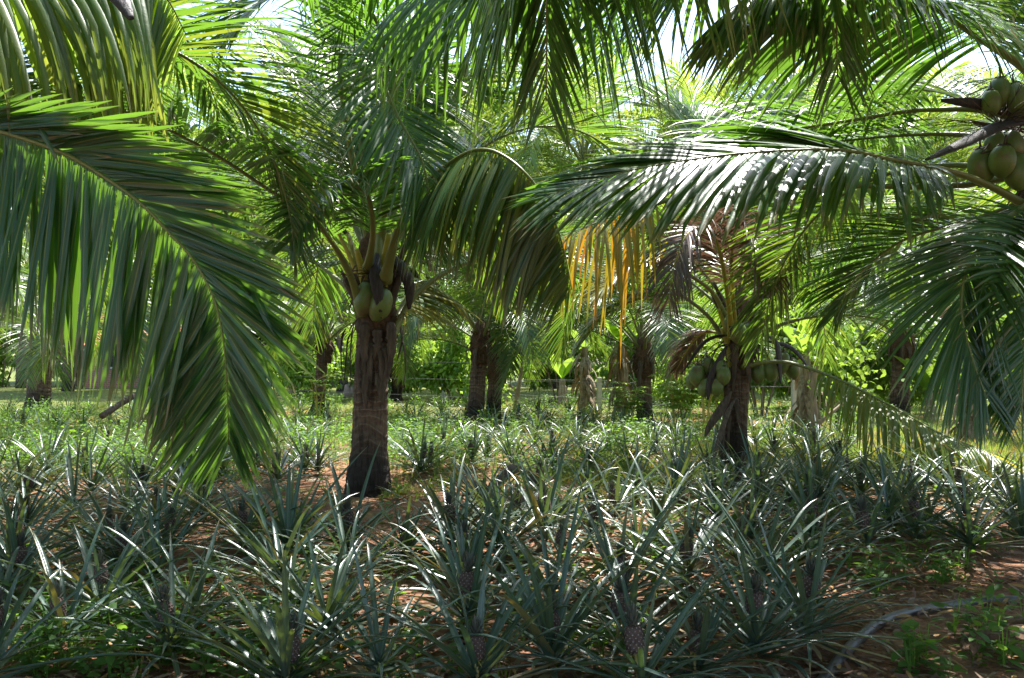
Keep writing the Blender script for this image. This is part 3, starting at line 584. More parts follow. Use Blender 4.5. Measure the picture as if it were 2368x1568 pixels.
# ------------------------------------------------------------------ OTHER PALMS WITH TRUNKS ONE CAN SEE
def mid_palm(label, bx, by, crown, rb_, rm, kind='mid', n=14, az=0, scale=.95, cocos=0, straps=4, lo=0, hi=6.5, lean=0):
    b = GP(bx, by); b[2] = float(gz(b[0], b[1])); d = b[1]; t = PX(*crown, d); p = palm_root(label, b)
    mid = (b + t) / 2 + (lean, 0, 0)
    add_trunk(p, [b, mid, t], rb_, rm, rm * .95, 18, 70); crown_heart(p, t, rm * 1.25, .6)
    auto_fronds(p, tuple(t - b), kind, n + 3, az, lo, min(hi, 4.6), scale * .92)
    for k in range(straps):
        a = 3.3 + k * 3.0 / max(1, straps - 1); strap(p, t + np.array((math.cos(a) * rm, math.sin(a) * rm, -.15 - .1 * (k % 2))), .5 + .2 * (k % 3) / 2, .05, a, .08)
    return p, t
p3, t3 = mid_palm('slender coconut palm at the centre with curved grey-brown trunk flaring at its black base', 1097, 978, (1112, 770), .26, .15, n=14, az=30)
hero_frond(p3, [(1118, 830, 17.2), (1150, 770, 16.9), (1200, 720, 16.5), (1260, 740, 16), (1290, 800, 15.6)], L=.9, t0=.3, bend=.5)
mid_palm('coconut palm just behind the curved centre palm, its trunk half hidden', 1138, 965, (1150, 820), .22, .15, n=12, az=75, straps=2)
mid_palm('coconut palm with a straight black trunk under a low drooping crown, right of the centre', 1490, 980, (1488, 800), .22, .14, n=16, az=10, hi=7)
p6, t6 = mid_palm('thin leaning coconut palm left of the stout palm with a bunch of small coconuts', 733, 962, (750, 775), .26, .12, n=14, az=50, straps=3)
for x, y in ((700, 762), (712, 755), (690, 775), (705, 778), (720, 770), (726, 760), (715, 785), (697, 750), (708, 790), (686, 762)): coconut(p6, PX(x, y, 18.6 + random.uniform(-.15, .15)), 1.15)
fruit_stalks(p6, t6, [PX(x, y, 18.6) for x, y in ((700, 750), (712, 745), (690, 760), (720, 755))], .02)
pod(p6, [PX(715, 760, 18.4), PX(695, 770, 18.4), PX(678, 782, 18.4), PX(668, 795, 18.4)], .07)
mid_palm('coconut palm at the far left with a stout leaning trunk half behind the hanging frond', 86, 950, (100, 790), .38, .25, n=14, az=20, scale=1.05)
mid_palm('coconut palm with a bulky sheath of dead leaf bases behind the low frond', 2078, 962, (2085, 770), .25, .19, n=14, az=80, straps=7)
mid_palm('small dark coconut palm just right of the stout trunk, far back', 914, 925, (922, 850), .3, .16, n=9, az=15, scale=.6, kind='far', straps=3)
mid_palm('coconut palm hidden behind the comb-like frond, only its dark trunk showing', 395, 985, (400, 800), .24, .15, n=12, az=110)

# background palms, row by row
def far_palm(label, x, y, h, az, n=15, scale=1.1, kind='far'):
    b = np.array((x, y, float(gz(x, y)))); p = palm_root(label, b, 'coconut palms in the rows behind'); t = b + (random.uniform(-.3, .3), random.uniform(-.3, .3), h)
    add_trunk(p, [b, (b + t) / 2 + (random.uniform(-.15, .15), 0, 0), t], .24, .15, .13, 12, 40)
    auto_fronds(p, tuple(t - b), kind, n, az, 0, 6.5, scale)
ORD = ['leftmost', 'second from the left', 'third from the left', 'fourth from the left', 'fifth from the left', 'sixth from the left', 'seventh from the left', 'eighth from the left', 'ninth from the left', 'tenth from the left', 'eleventh from the left', 'twelfth from the left', 'thirteenth from the left', 'fourteenth from the left', 'fifteenth from the left', 'sixteenth from the left', 'seventeenth from the left', 'eighteenth from the left', 'nineteenth from the left', 'twentieth from the left']
rowA = [(-9.9, 14.0, 2.7), (-8.2, 10.6, 3.1), (8.9, 12.0, 3.0), (10.2, 16, 3.2)]
for i, (x, y, h) in enumerate(rowA): far_palm('shaded coconut palm beside the clearing, %s of the side palms' % ORD[i], x, y, h, i * 47, 15, 1.0, 'mid')
rowB = [(-17, 34, 8.2), (-11.5, 35, 7.8), (-6.4, 33.5, 9.0), (-1.4, 35, 8.4), (2.9, 34, 8.8), (7.4, 35, 8.2), (11.6, 33.5, 8.6), (15.8, 35, 8.2), (20, 34, 8.4)]
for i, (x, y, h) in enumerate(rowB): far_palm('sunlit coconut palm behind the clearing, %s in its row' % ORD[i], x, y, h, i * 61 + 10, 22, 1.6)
rowShade = [(-6.6, 8.2, 4.6), (7.6, 6.6, 4.8), (5.6, 3.6, 4.9), (-4.6, 1.2, 4.9), (-1.4, -2.4, 5.0), (4.2, -.6, 5.2)]  # out-of-frame palms added so their crowns shade the foreground
for (x, y, h), w in zip(rowShade, ('beyond the left edge, behind the near one', 'beyond the right edge, behind the coconut cluster', 'beyond the right edge, level with the viewpoint', 'beyond the left edge, level with the viewpoint', 'behind the viewpoint, its fronds over the left', 'behind the viewpoint, its fronds over the right')):
    far_palm('tall palm added for shade %s' % w, x, y, h, x * 31, 24, 1.05, 'near')
rowC = [(-21, 38, 8), (-15, 37, 9.2), (-9, 39, 9.8), (-3.4, 38, 9.0), (2.0, 39, 9.6), (7.0, 37.5, 8.8), (12.5, 39, 9.5), (19, 38, 8.8)]
for i, (x, y, h) in enumerate(rowC): far_palm('tall coconut palm in the far row under the sky, %s' % ORD[i], x, y, h, i * 53, 22, 1.45)

# ------------------------------------------------------------------ BROADLEAF TREES AND BUSHES BEYOND
def leaf_cloud(n, rx, ry, rz, size, clumps=26, flat=.8, seed=1):
    c = rng.normal(0, 1, (clumps, 3)); c = nrm(c) * (rng.random((clumps, 1)) ** .4) * (rx, ry, rz); r = .28 * min(rx, rz) * (.6 + .8 * rng.random(clumps))
    k = rng.integers(0, clumps, n); u = nrm(rng.normal(0, 1, (n, 3))) * (rng.random((n, 1)) ** .5); P = c[k] + u * r[k][:, None] * (1.2, 1.2, flat)
    D = u + rng.normal(0, .6, (n, 3)) + (0, 0, -.1)
    rn = np.clip(rng.random(clumps)[k] * .6 + rng.random(n) * .4, 0, 1)
    return blades(P, D, size * (.7 + .6 * rng.random(n)), size * .55, rng.normal(0, 1, (n, 3)), (.2, 1, .75, .1), .25, rnd=rn)
TREEV = []
for k in range(3):
    s = Soup(); s.add(*leaf_cloud(15000, 3.6, 3.0, 3.2, .26, 44)); t = Soup()
    t.add(*tube(spline([(0, 0, -5.6), (.15, 0, -3.5), (.1, .1, -1.2)], 18)[0], np.linspace(.22, .13, 18), 10))
    for j in range(7):
        a = j * .9 + k; t.add(*tube(spline([(.1, .1, -1.8 - .2 * j), (math.cos(a) * 1.1, math.sin(a) * 1.0, -.6), (math.cos(a) * 2.2, math.sin(a) * 2, .9)], 12)[0], np.linspace(.09, .02, 12), 6))
    TREEV.append((s.mesh('crown', [M['tree']]), t.mesh('trunk', [M['bark']])))
for i, (x, y, z, s) in enumerate([(-24, 50, 6.5, 1.5), (-17, 48, 6.0, 1.35), (-10.5, 50, 6.8, 1.5), (-4.5, 49, 6.2, 1.4), (1.5, 51, 6.8, 1.5), (8, 49, 6.2, 1.4), (14.5, 51, 6.6, 1.45), (21, 49, 6.3, 1.45), (27, 50, 6.3, 1.45)]):
    e = bpy.data.objects.new('broadleaf_tree', None); SC.collection.objects.link(e); e.location = (x, y, 0)
    tag(e, 'dense broadleaf tree closing the view behind the palms, %s' % ORD[i], 'tree', 'broadleaf trees behind the palms')
    for me, nm in zip(TREEV[i % 3], ('crown', 'trunk')):
        o = new(nm, me, e, (0, 0, 5.5 * s)); o.scale = (s, s, s); o.rotation_euler = (0, 0, i * 1.3)
BUSHV = []
for k in range(4):
    s = Soup(); s.add(*leaf_cloud(5200, 1.25, 1.0, .95, .135, 24)); t = Soup()
    for j in range(7):
        a = j * .9 + k; t.add(*tube(spline([(math.cos(a) * .1, math.sin(a) * .1, -1.05), (math.cos(a) * .35, math.sin(a) * .3, -.4), (math.cos(a) * .8, math.sin(a) * .7, .5)], 10)[0], np.linspace(.025, .008, 10), 5))
    BUSHV.append((s.mesh('leaves', [M['tree' if k % 2 else 'bush']]), t.mesh('stem', [M['bark']])))
def bush(label, x, y, s, zs=1., i=0):
    e = bpy.data.objects.new('bush', None); SC.collection.objects.link(e); e.location = (x, y, 0)
    tag(e, label, 'bush', 'bushes along the fence')
    for me, nm in zip(BUSHV[i % 4], ('leaves', 'stem')):
        o = new(nm, me, e, (0, 0, 1.0 * s * zs)); o.scale = (s, s, s * zs); o.rotation_euler = (0, 0, i * 1.7)
k = 0
BL = []
for row, (y0, xs) in enumerate([(42, np.arange(-24, 27, 2.6)), (25.5, (-6, -3.8, -1.5, 1.0, 3.2, 5.4, 7.6, 10, 12.4, 14.8)), (20.8, (3.8, 5.6, 7.4, 9.4, 11.6, 13.6))]):
    for x in xs: BL.append((row, float(x) + random.uniform(-.5, .5), y0 + random.uniform(-1.2, 1.2) - (.25 * x if row == 1 else 0), random.uniform(1.0, 1.5) * (1.35 if row == 0 else .95 if row == 1 else .8)))
ct = {}
for r_, x, y, s in BL:
    ct[r_] = ct.get(r_, -1) + 1
    bush('bright green leafy bush %s, %s' % (('at the back under the trees', 'beyond the wire fence', 'beside the grassy clearing')[r_], ORD[ct[r_]]), x, y, s, 1.15, k); k += 1

# ------------------------------------------------------------------ FENCE
def fence_post(label, x, yt, yb, lean=0.):
    d = GD(yb); b = GP(x, yb); t = PX(x, yt, d); h = t[2]
    s = Soup(); V = []
    for (z, r) in ((-.15, .055), (h - .02, .05), (h, .035)):
        V += [(-r + lean * z, -r, z), (r + lean * z, -r, z), (r + lean * z, r, z), (-r + lean * z, r, z)]
    F = [(0, 1, 5, 4), (1, 2, 6, 5), (2, 3, 7, 6), (3, 0, 4, 7), (4, 5, 9, 8), (5, 6, 10, 9), (6, 7, 11, 10), (7, 4, 8, 11), (8, 9, 10, 11)]
    s.add(V, F); tag(new('fence_post', s.mesh('fence_post', [M['concrete']], False), None, tuple(b)), label, 'fence post', 'concrete fence posts'); return b, h
FP = [fence_post('pale concrete fence post leaning beside the thin palm with small coconuts', 712, 812, 906, .08), fence_post('short pale concrete fence post just left of the centre palm', 1024, 862, 922),
      fence_post('pale concrete fence post left of the black-trunked palm', 1386, 872, 956), fence_post('pale concrete fence post beside the ragged banana stem, right of centre', 1838, 862, 996), fence_post('pale concrete fence post far left behind the comb-like frond', 330, 815, 898)]
A_, B_ = FP[4][0], FP[0][0]
for j, z in enumerate((.35, .75, 1.15)):
    s = Soup(); pts = [FP[i][0] + (0, 0, z) for i in (4, 0, 1, 2, 3)]; pts = [pts[0] + (pts[0] - pts[1]) * 1.2] + pts
    Q = []
    for a, b in zip(pts[:-1], pts[1:]):
        for u in np.linspace(0, 1, 9)[:-1]: Q.append(a * (1 - u) + b * u + (0, 0, -.06 * math.sin(math.pi * u)))
    Q.append(pts[-1]); s.add(*tube(Q, .004, 5))
    tag(new('fence_wire', s.mesh('fence_wire', [M['wire']])), '%s strand of grey wire strung between the concrete fence posts' % ('lowest', 'middle', 'topmost')[j], 'wire', 'fence wires')

# ------------------------------------------------------------------ HOUSES FAR BEHIND
def box(s, x0, x1, y0, y1, z0, z1, mi=0):
    V = [(x, y, z) for z in (z0, z1) for x, y in ((x0, y0), (x1, y0), (x1, y1), (x0, y1))]
    s.add(V, [(0, 1, 5, 4), (1, 2, 6, 5), (2, 3, 7, 6), (3, 0, 4, 7), (4, 5, 6, 7), (3, 2, 1, 0)], mi=mi)
def house(label, x, y, w, dp, hw, hr, wall):
    e = bpy.data.objects.new('house', None); SC.collection.objects.link(e); e.location = (x, y, 0); tag(e, label, 'house')
    s = Soup(); box(s, -w / 2, w / 2, 0, dp, -.2, hw)
    new('wall', s.mesh('wall', [M[wall]], False), e)
    s = Soup(); nrows = 12
    for sg in (-1, 1):
        for r_ in range(nrows):                       # overlapping courses of tiles
            t0, t1 = r_ / nrows, (r_ + 1.15) / nrows
            ya = dp / 2 + sg * (dp / 2 + .5) * (1 - t0); yb = dp / 2 + sg * (dp / 2 + .5) * (1 - min(1, t1))
            za = hw - .12 + hr * t0 + .05; zb = hw - .12 + hr * min(1, t1)
            s.add([(-w / 2 - .4, ya, za), (w / 2 + .4, ya, za), (w / 2 + .4, yb, zb), (-w / 2 - .4, yb, zb), (-w / 2 - .4, ya, za - .06), (w / 2 + .4, ya, za - .06)], [(0, 1, 2, 3), (4, 5, 1, 0)])
    new('roof', s.mesh('roof', [M['tile']], False), e)
    for xo in (-w * .28, w * .25):
        s = Soup(); box(s, xo - .5, xo + .5, -.03, -.003, .9, 1.9); f = new('window', s.mesh('window', [M['dark']], False), e)
        s = Soup(); box(s, xo - .56, xo + .56, -.07, -.033, .82, .9); new('sill', s.mesh('sill', [M['plaster']], False), f)
    s = Soup(); box(s, -.45, .45, -.03, -.003, 0, 1.95); new('door', s.mesh('door', [M['dark']], False), e)
house('low house with a red clay tile roof behind the comb-like frond', -15.2, 38, 6.2, 5, 1.9, 1.7, 'brick')
house('bare red brick house behind the bushes on the right', 16.5, 30, 7.5, 5, 2.3, 1.2, 'brick')

# ------------------------------------------------------------------ BANANAS, SMALL TREES, CASSAVA, STUMP
def banana(label, bx, by, h, leaves=5, ragged=True, lean=0, lf=1.1):
    b = GP(bx, by); e = bpy.data.objects.new('banana_plant', None); SC.collection.objects.link(e); e.location = tuple(b); tag(e, label, 'banana plant', 'banana plants')
    s = Soup(); Q, _ = spline([(0, 0, -.1), (lean * .5, 0, h * .5), (lean, 0, h)], 26)
    s.add(*tube(Q, np.linspace(.15, .07, 26) * (1 + .08 * rng.normal(0, 1, 26)), 12, rough=.12)); new('stem', s.mesh('stem', [M['banana_stem']]), e)
    if ragged:
        s = Soup(); n = 34; a = rng.random(n) * 6.28; zz = rng.random(n) * h * .8 + .25
        s.add(*blades(np.stack((np.cos(a) * .1, np.sin(a) * .1, zz), 1), np.stack((np.cos(a), np.sin(a), -1.1 + 0 * a), 1), .3 + .4 * rng.random(n), .1, np.stack((-np.sin(a), np.cos(a), 0 * a), 1), (.6, 1, .9, .6, .2), .8, wav=.4, age=.9))
        new('dead_sheath', s.mesh('dead_sheath', [M['banana_stem']]), e)
    for j in range(leaves):
        a = j * 2.4 + bx; s = Soup()
        s.add(*blades([(lean, 0, h * .97)], [(math.cos(a) * .6, math.sin(a) * .6, 1)], lf * random.uniform(.8, 1.1), .38, [(-math.sin(a), math.cos(a), .2)], (.1, .3, .8, 1, 1, .9, .8, .55, .1), .28, fold=.25, up=-1))
        new('leaf', s.mesh('leaf', [M['banana']]), e)
banana('ragged brown banana stem near the centre right with papery hanging sheaths', 1352, 955, 1.5, 3, lf=.7)
banana('ragged banana stem with a limp green leaf just left of the black-trunked palm', 1436, 965, 1.6, 4, lf=.9)
banana('banana stem wrapped in peeling pale bark beside the forked bare tree', 1862, 1003, 1.3, 4, lf=1.0)
banana('banana stem with whitish peeling bark on the far right', 2240, 1012, 1.2, 4, lf=.8)
banana('bright leafy banana plant in front of the brick house', 2150, 965, .5, 7, False, lf=1.0)
banana('leafy young banana plant beyond the fence left of the thin palm', 600, 915, .4, 6, False, lf=1.2)
banana('young banana plant with broad leaves beyond the clearing at the centre', 1300, 935, .7, 6, False, lf=.9)
def bare_tree(label, bx, by, tips, r=.06):
    b = GP(bx, by); d = b[1]; e = bpy.data.objects.new('bare_tree', None); SC.collection.objects.link(e); e.location = tuple(b); tag(e, label, 'tree')
    s = Soup()
    for i, pts in enumerate(tips):
        Q = np.array([PX(x, y, d + dd) - b for x, y, dd in pts]); Q, _ = spline(Q, 24); rr = r * (1 if i == 0 else .6)
        s.add(*tube(Q, np.linspace(rr, rr * .45, 24) * (1 + .05 * rng.normal(0, 1, 24)), 9, rough=.06))
    new('trunk', s.mesh('trunk', [M['bark']]), e)
    s = Soup(); n = 260; c = np.array([PX(*p[-1][:2], d) - b for p in tips]); P = c[rng.integers(0, len(c), n)] + rng.normal(0, .28, (n, 3))
    s.add(*blades(P, rng.normal(0, 1, (n, 3)), .12, .07, rng.normal(0, 1, (n, 3)), (.2, 1, .7, .1), .3)); new('crown', s.mesh('crown', [M['bush']]), e)
bare_tree('slim forked bare tree with pale bark between the banana stems on the right', 1886, 1010, [[(1886, 1015, 0), (1884, 980, 0), (1880, 900, 0), (1890, 820, 0), (1905, 760, .1)], [(1886, 985, 0), (1915, 960, 0), (1950, 930, .1), (1975, 890, .2)], [(1882, 900, 0), (1870, 850, .1), (1868, 790, .2)]])
bare_tree('small crooked bare tree right of the curved centre palm', 1190, 948, [[(1190, 952, 0), (1198, 900, 0), (1206, 850, 0), (1212, 800, 0)], [(1198, 905, 0), (1175, 890, 0), (1150, 880, 0)]], .07)
def cassava(label, bx, by, h, n=16, k=4):
    b = GP(bx, by); e = bpy.data.objects.new('cassava_plant', None); SC.collection.objects.link(e); e.location = tuple(b); tag(e, label, 'shrub', 'cassava shrubs')
    st = Soup(); lf = Soup()
    for j in range(k):
        a = j * 2.1; tip = np.array((math.cos(a) * .22 * h, math.sin(a) * .22 * h, h * random.uniform(.8, 1.05))); Q, _ = spline([(0, 0, -.05), tip * (.3, .3, .5), tip], 14); st.add(*tube(Q, np.linspace(.014, .006, 14), 6, age=.6))
        for i in range(n):
            p = Q[random.randint(6, 13)]; az = random.uniform(0, 6.28); d = np.array((math.cos(az), math.sin(az), .5)); pl = random.uniform(.12, .25); q = p + d * pl
            st.add(*tube([p, p + d * pl * .5 + (0, 0, .02), q], (.004, .003, .003), 4, age=.4))
            m = 7; th = np.linspace(-2.1, 2.1, m); u = np.array((math.cos(az), math.sin(az), -.15)); v = np.array((-math.sin(az), math.cos(az), 0))
            D = np.cos(th)[:, None] * u + np.sin(th)[:, None] * v
            lf.add(*blades(np.tile(q, (m, 1)), D, .15 * (1 - .3 * np.abs(th) / 2.1), .042, np.cross(D, (0, 0, 1.)), (.25, .8, 1, .1), .12, rnd=np.full(m, random.random())))
    new('stem', st.mesh('stem', [M['stalk']]), e); new('leaves', lf.mesh('leaves', [M['bush']]), e)
cassava('tall cassava shrub with bright palmate leaves left of the coconut-laden palm', 1630, 1010, 1.45, 16, 4)
cassava('bushy cassava shrub in front of the black-trunked palm', 1560, 1000, .9, 16, 5)
cassava('low cassava shrub near the whitish banana stem at the right', 2290, 1015, .8)
cassava('cassava shrub behind the coconut-laden palm trunk', 1660, 985, 1.0)
cassava('cassava shrub between the ragged stem and the black-trunked palm', 1450, 990, .7, 14, 5)
cassava('small leafy shrub climbing in front of the thin palm trunk', 735, 985, .95, 10, 3)
b = GP(812, 917); s = Soup(); s.add(*tube([(0, 0, -.1), (.02, 0, .2), (.03, 0, .38)], (.3, .24, .25), 14, rough=.2)); tag(new('tree_stump', s.mesh('tree_stump', [M['bark']]), None, tuple(b)), 'pale cut tree stump on leaf litter left of the stout palm', 'stump')
# long dead stalk leaning across the left
Q, _ = spline([PX(235, 962, 13.5), PX(330, 905, 14.5), PX(480, 845, 15.8), PX(600, 800, 17), PX(688, 762, 18.2)], 24); s = Soup(); s.add(*tube(Q - Q[0], np.linspace(.05, .025, 24), 8, rough=.1))
tag(new('dead_stalk', s.mesh('dead_stalk', [M['husk']]), None, tuple(Q[0])), 'long bare dead frond stalk leaning diagonally from the ground to the thin palm', 'dead stalk')

# ------------------------------------------------------------------ FALLEN HUSKS, PIPE
def husk(label, x, y, ln, w, yaw, age=0, h=.12, mat='husk'):
    b = GP(x, y); n = 40; s = Soup(); e = np.linspace(0, 1, 22)
    Q = np.stack(((e - .5) * ln, .06 * np.sin(e * 5), .04 + h * np.sin(e * math.pi) ** 2), 1); D = nrm(np.gradient(Q, axis=0))
    V = []; c = 9
    for i, q in enumerate(Q):
        ww = w * (max(0., math.sin(math.pi * min(1, e[i] * .85 + .15))) ** .6 + .05)
        for j in range(c):
            a = (j / (c - 1) - .5) * 2.3; V.append(q + np.array((rng.normal(0, .006), math.sin(a) * ww, (math.cos(a) - .6) * ww * .8 + rng.normal(0, .005))))
    F = [(i * c + j, i * c + j + 1, (i + 1) * c + j + 1, (i + 1) * c + j) for i in range(21) for j in range(c - 1)]
    s.add(V, F); o = new('fallen_husk', s.mesh('fallen_husk', [M[mat]]), None, (b[0], b[1], float(gz(b[0], b[1])) + .03)); o.rotation_euler = (0, 0, yaw)
    sm = o.modifiers.new('thick', 'SOLIDIFY'); sm.thickness = .006
    return tag(o, label, 'husk', 'fallen palm husks')
husk('grey curled palm spathe lying on bare soil right of the stout trunk', 1195, 1142, .62, .15, .3, h=.2)
husk('reddish-brown fibrous husk lying left of the grey curled spathe', 1105, 1150, .34, .12, -.5, h=.1, mat='fibre')
husk('long flat grey husk lying behind the front pineapple leaves beside the spathe', 1250, 1160, .8, .1, -.15, h=.05)
husk('brown curled husk lying at the lower right corner', 2320, 1525, .45, .035, .5, h=.02, mat='fibre')
Q, _ = spline([GP(x, y) + (0, 0, float(gz(*GP(x, y)[:2])) + .05) for x, y in ((1868, 1575), (1910, 1530), (1965, 1480), (2030, 1435), (2110, 1402), (2200, 1380), (2290, 1370), (2350, 1372))], 70)
Q[:, 2] = gz(Q[:, 0], Q[:, 1]) + .012; PIPE = Q[::3].copy(); s = Soup(); s.add(*tube(Q - Q[0], .023, 16, fdir=(1, 0, -.3))); tag(new('water_pipe', s.mesh('water_pipe', [M['pipe']]), None, tuple(Q[0])), 'grey plastic irrigation pipe with an orange stripe curving over the soil', 'pipe')

# ------------------------------------------------------------------ PINEAPPLE PLANTS
def pine_leaves(seed, n=30, scale=1.):
    s = Soup(); k = np.arange(n); az = k * 2.39996 + seed + rng.normal(0, .35, n); q = (k + .5) / n                   # q = 0 inner, 1 outer
    el = np.radians(66 - 60 * q ** .8 + rng.normal(0, 11, n)); L = (.26 + .46 * np.sin(np.pi * (q * .72 + .1))) * (1 + rng.normal(0, .16, n)) * scale
    D = np.stack((np.cos(az) * np.cos(el), np.sin(az) * np.cos(el), np.sin(el)), 1); P0 = np.stack((np.cos(az) * .03 * q, np.sin(az) * .03 * q, .05 + .10 * (1 - q)), 1)
    s.add(*blades(P0, D, L, .027 * (1 + rng.normal(0, .1, n)), np.stack((-np.sin(az), np.cos(az), 0 * az), 1), (1.25, 1.1, 1.1, 1.1, 1.05, .98, .85, .66, .42, .03), .07 + .34 * rng.random(n) + .45 * q * rng.random(n), fold=.55, up=-1, bp=2.0,
                  age=np.where(rng.random(n) < .10, rng.random(n) * .32, 0.06 * rng.random(n))))
    m = 4; az = rng.random(m) * 6.28                                                          # dry leaves lying on the soil
    D = np.stack((np.cos(az), np.sin(az), .12 + 0 * az), 1)
    s.add(*blades(np.stack((np.cos(az) * .04, np.sin(az) * .04, .05 + 0 * az), 1), D, .35 + .35 * rng.random(m), .028, np.stack((-np.sin(az), np.cos(az), 0 * az), 1), (1, 1, .9, .8, .6, .05), .04, age=.95, wav=.12))
    return s
def fruit_meshes():
    n, sd = 17, 22; s = Soup(); V = []; F = []
    prof = lambda t: .052 * max(0., 1 - abs(2 * t - 1) ** 3.2) ** .5 + .004
    for i in range(n):
        t = i / (n - 1)
        for j in range(sd):
            a = 2 * math.pi * j / sd; V.append((prof(t) * math.cos(a), prof(t) * math.sin(a), t * .14))
    F = [(i * sd + j, i * sd + (j + 1) % sd, (i + 1) * sd + (j + 1) % sd, (i + 1) * sd + j) for i in range(n - 1) for j in range(sd)]
    s.add(V, F)
    for i in range(9):                                                     # raised eyes with pale centres
        t = (i + .7) / 9.6; r = prof(t) * 1.0
        for j in range(11):
            a = 2 * math.pi * (j + .5 * (i % 2)) / 11; c = np.array((r * math.cos(a), r * math.sin(a), t * .14)); nn = np.array((math.cos(a), math.sin(a), (t - .5) * .8)); nn /= np.linalg.norm(nn)
            u = np.array((-math.sin(a), math.cos(a), 0)); v = np.cross(nn, u); h = .0125 * (r / .056)
            ring = [c + u * h, c + v * .0075, c - u * h, c - v * .0075]; ring2 = [c + nn * .006 + (x - c) * .45 for x in ring]; b0 = ring + ring2
            s.add(b0, [(0, 1, 5, 4), (1, 2, 6, 5), (2, 3, 7, 6), (3, 0, 4, 7)], mi=0); s.add([x + nn * .001 for x in ring2], [(0, 1, 2, 3)], mi=1)
    c = Soup(); m = 34; q = np.arange(m) / m; az = np.arange(m) * 2.4; el = np.radians(20 + 65 * q); D = np.stack((np.cos(az) * np.cos(el), np.sin(az) * np.cos(el), np.sin(el)), 1)
    c.add(*blades(np.stack((np.cos(az) * .018, np.sin(az) * .018, q * .055), 1), D, .055 + .015 * q, .020, np.stack((-np.sin(az), np.cos(az), 0 * az), 1), (1.2, 1, .7, .1), -.03, fold=.4, up=-1, age=.0))
    st = Soup(); st.add(*tube([(0, 0, -.18), (.005, 0, -.1), (0, 0, .01)], (.012, .012, .018), 8, age=.75))
    b = 8; az = np.arange(b) * .785; D = np.stack((np.cos(az), np.sin(az), -.2 + 0 * az), 1)
    st.add(*blades(np.zeros((b, 3)), D, .07, .015, np.stack((-np.sin(az), np.cos(az), 0 * az), 1), (1, .9, .6, .1), .25, age=.6))
    return s.mesh('fruit', [M['fruit'], M['fruit_eye']], False), c.mesh('fruit_crown', [M['fcrown']]), st.mesh('fruit_stalk', [M['stalk']])
FR = fruit_meshes()
PL = [pine_leaves(i * 1.3, 22 + 3 * (i % 5), 1.).mesh('leaves', [M['pine']]) for i in range(14)]
def pineapple(x, y, fruit, i, label, s=1.):
    z = float(gz(x, y)); e = bpy.data.objects.new('pineapple_plant', None); SC.collection.objects.link(e); e.location = (x, y, z); e.rotation_euler = (0, 0, random.uniform(0, 6.28)); e.scale = (s, s, s)
    tag(e, label, 'pineapple plant', 'pineapple plants growing under the palms')
    l = new('leaves', PL[i % 14], e); l.rotation_euler = (random.uniform(-.08, .08), random.uniform(-.08, .08), 0)
    if fruit:
        h = random.uniform(.15, .25); f = new('fruit', FR[0], e, (random.uniform(-.03, .03), random.uniform(-.03, .03), h)); f.rotation_euler = (random.uniform(-.15, .15), random.uniform(-.15, .15), 0); q = random.uniform(.62, .85); f.scale = (q * .95, q * .95, q * 1.2)
        new('fruit_crown', FR[1], f, (0, 0, .132)); new('fruit_stalk', FR[2], f)
ROWS = [
 ('front row', [(-40, 1600), (649, 1573), (888, 1552), (1093, 1585), (1284, 1535), (1462, 1501), (1623, 1533), (1755, 1504), (1875, 1471)]),
 ('second row', [(7, 1416), (232, 1433), (444, 1433), (635, 1365), (800, 1355), (1096, 1450), (1281, 1399), (1431, 1382), (1602, 1343)]),
 ('third row', [(40, 1290), (253, 1259), (400, 1275), (560, 1262), (700, 1240), (820, 1262), (942, 1296), (1055, 1262), (1170, 1290), (1264, 1259), (1366, 1245), (1480, 1290), (1707, 1303), (1883, 1296), (2014, 1277), (2255, 1277), (2355, 1244)]),
 ('fourth row', [(-30, 1175), (51, 1160), (205, 1153), (321, 1146), (430, 1139), (1120, 1212), (1200, 1205), (1290, 1200), (1420, 1195), (1521, 1223), (1649, 1215), (1760, 1205), (2043, 1230), (2146, 1215), (2230, 1200), (2340, 1190)]),
 ('fifth row', [(110, 1105), (200, 1098), (300, 1090), (410, 1095), (520, 1100), (635, 1119), (735, 1091), (973, 1098), (1370, 1165), (1470, 1155), (1570, 1150), (1660, 1160), (1755, 1165), (1817, 1170), (1905, 1168), (1990, 1160), (2090, 1155), (2190, 1150), (2290, 1150)]),
 ('sixth row', [(20, 1070), (170, 1062), (420, 1060), (580, 1055), (690, 1050), (930, 1060), (1020, 1066), (1130, 1070), (1250, 1075), (1590, 1115), (1715, 1125), (1830, 1118), (1960, 1128), (2058, 1122), (2142, 1120), (2330, 1115)]),
 ('seventh row', [(60, 1020), (230, 1025), (350, 1020), (480, 1018), (620, 1018), (730, 1012), (960, 1024), (1060, 1022), (1160, 1026), (1240, 1030), (1330, 1034), (1410, 1042), (1510, 1050), (1790, 1058), (1880, 1068)]),
 ('eighth row', [(30, 985), (130, 990), (300, 985), (700, 980), (960, 985), (1040, 990), (1130, 985), (1200, 992), (1270, 988), (1340, 996), (1420, 1000), (1480, 1010), (1560, 1018), (1780, 1010)]),
]
ROWS += [('ninth row', [(x + random.uniform(-12, 12), 962 + random.uniform(-7, 7)) for x in range(20, 1560, 62) if not (800 < x < 900)])]
for q_, (y_, st_, of) in {5: (1085, 95, 40), 6: (1036, 78, 20), 7: (1000, 70, 50)}.items():
    ROWS[q_][1].extend([(x + random.uniform(-14, 14), y_ + random.uniform(-9, 9)) for x in range(of, 2000, st_) if not (770 < x < 930)])
ORD += ['number %d from the left' % k_ for k_ in range(21, 60)]
_all = [GP(*q)[:2] for _, l in ROWS for q in l]
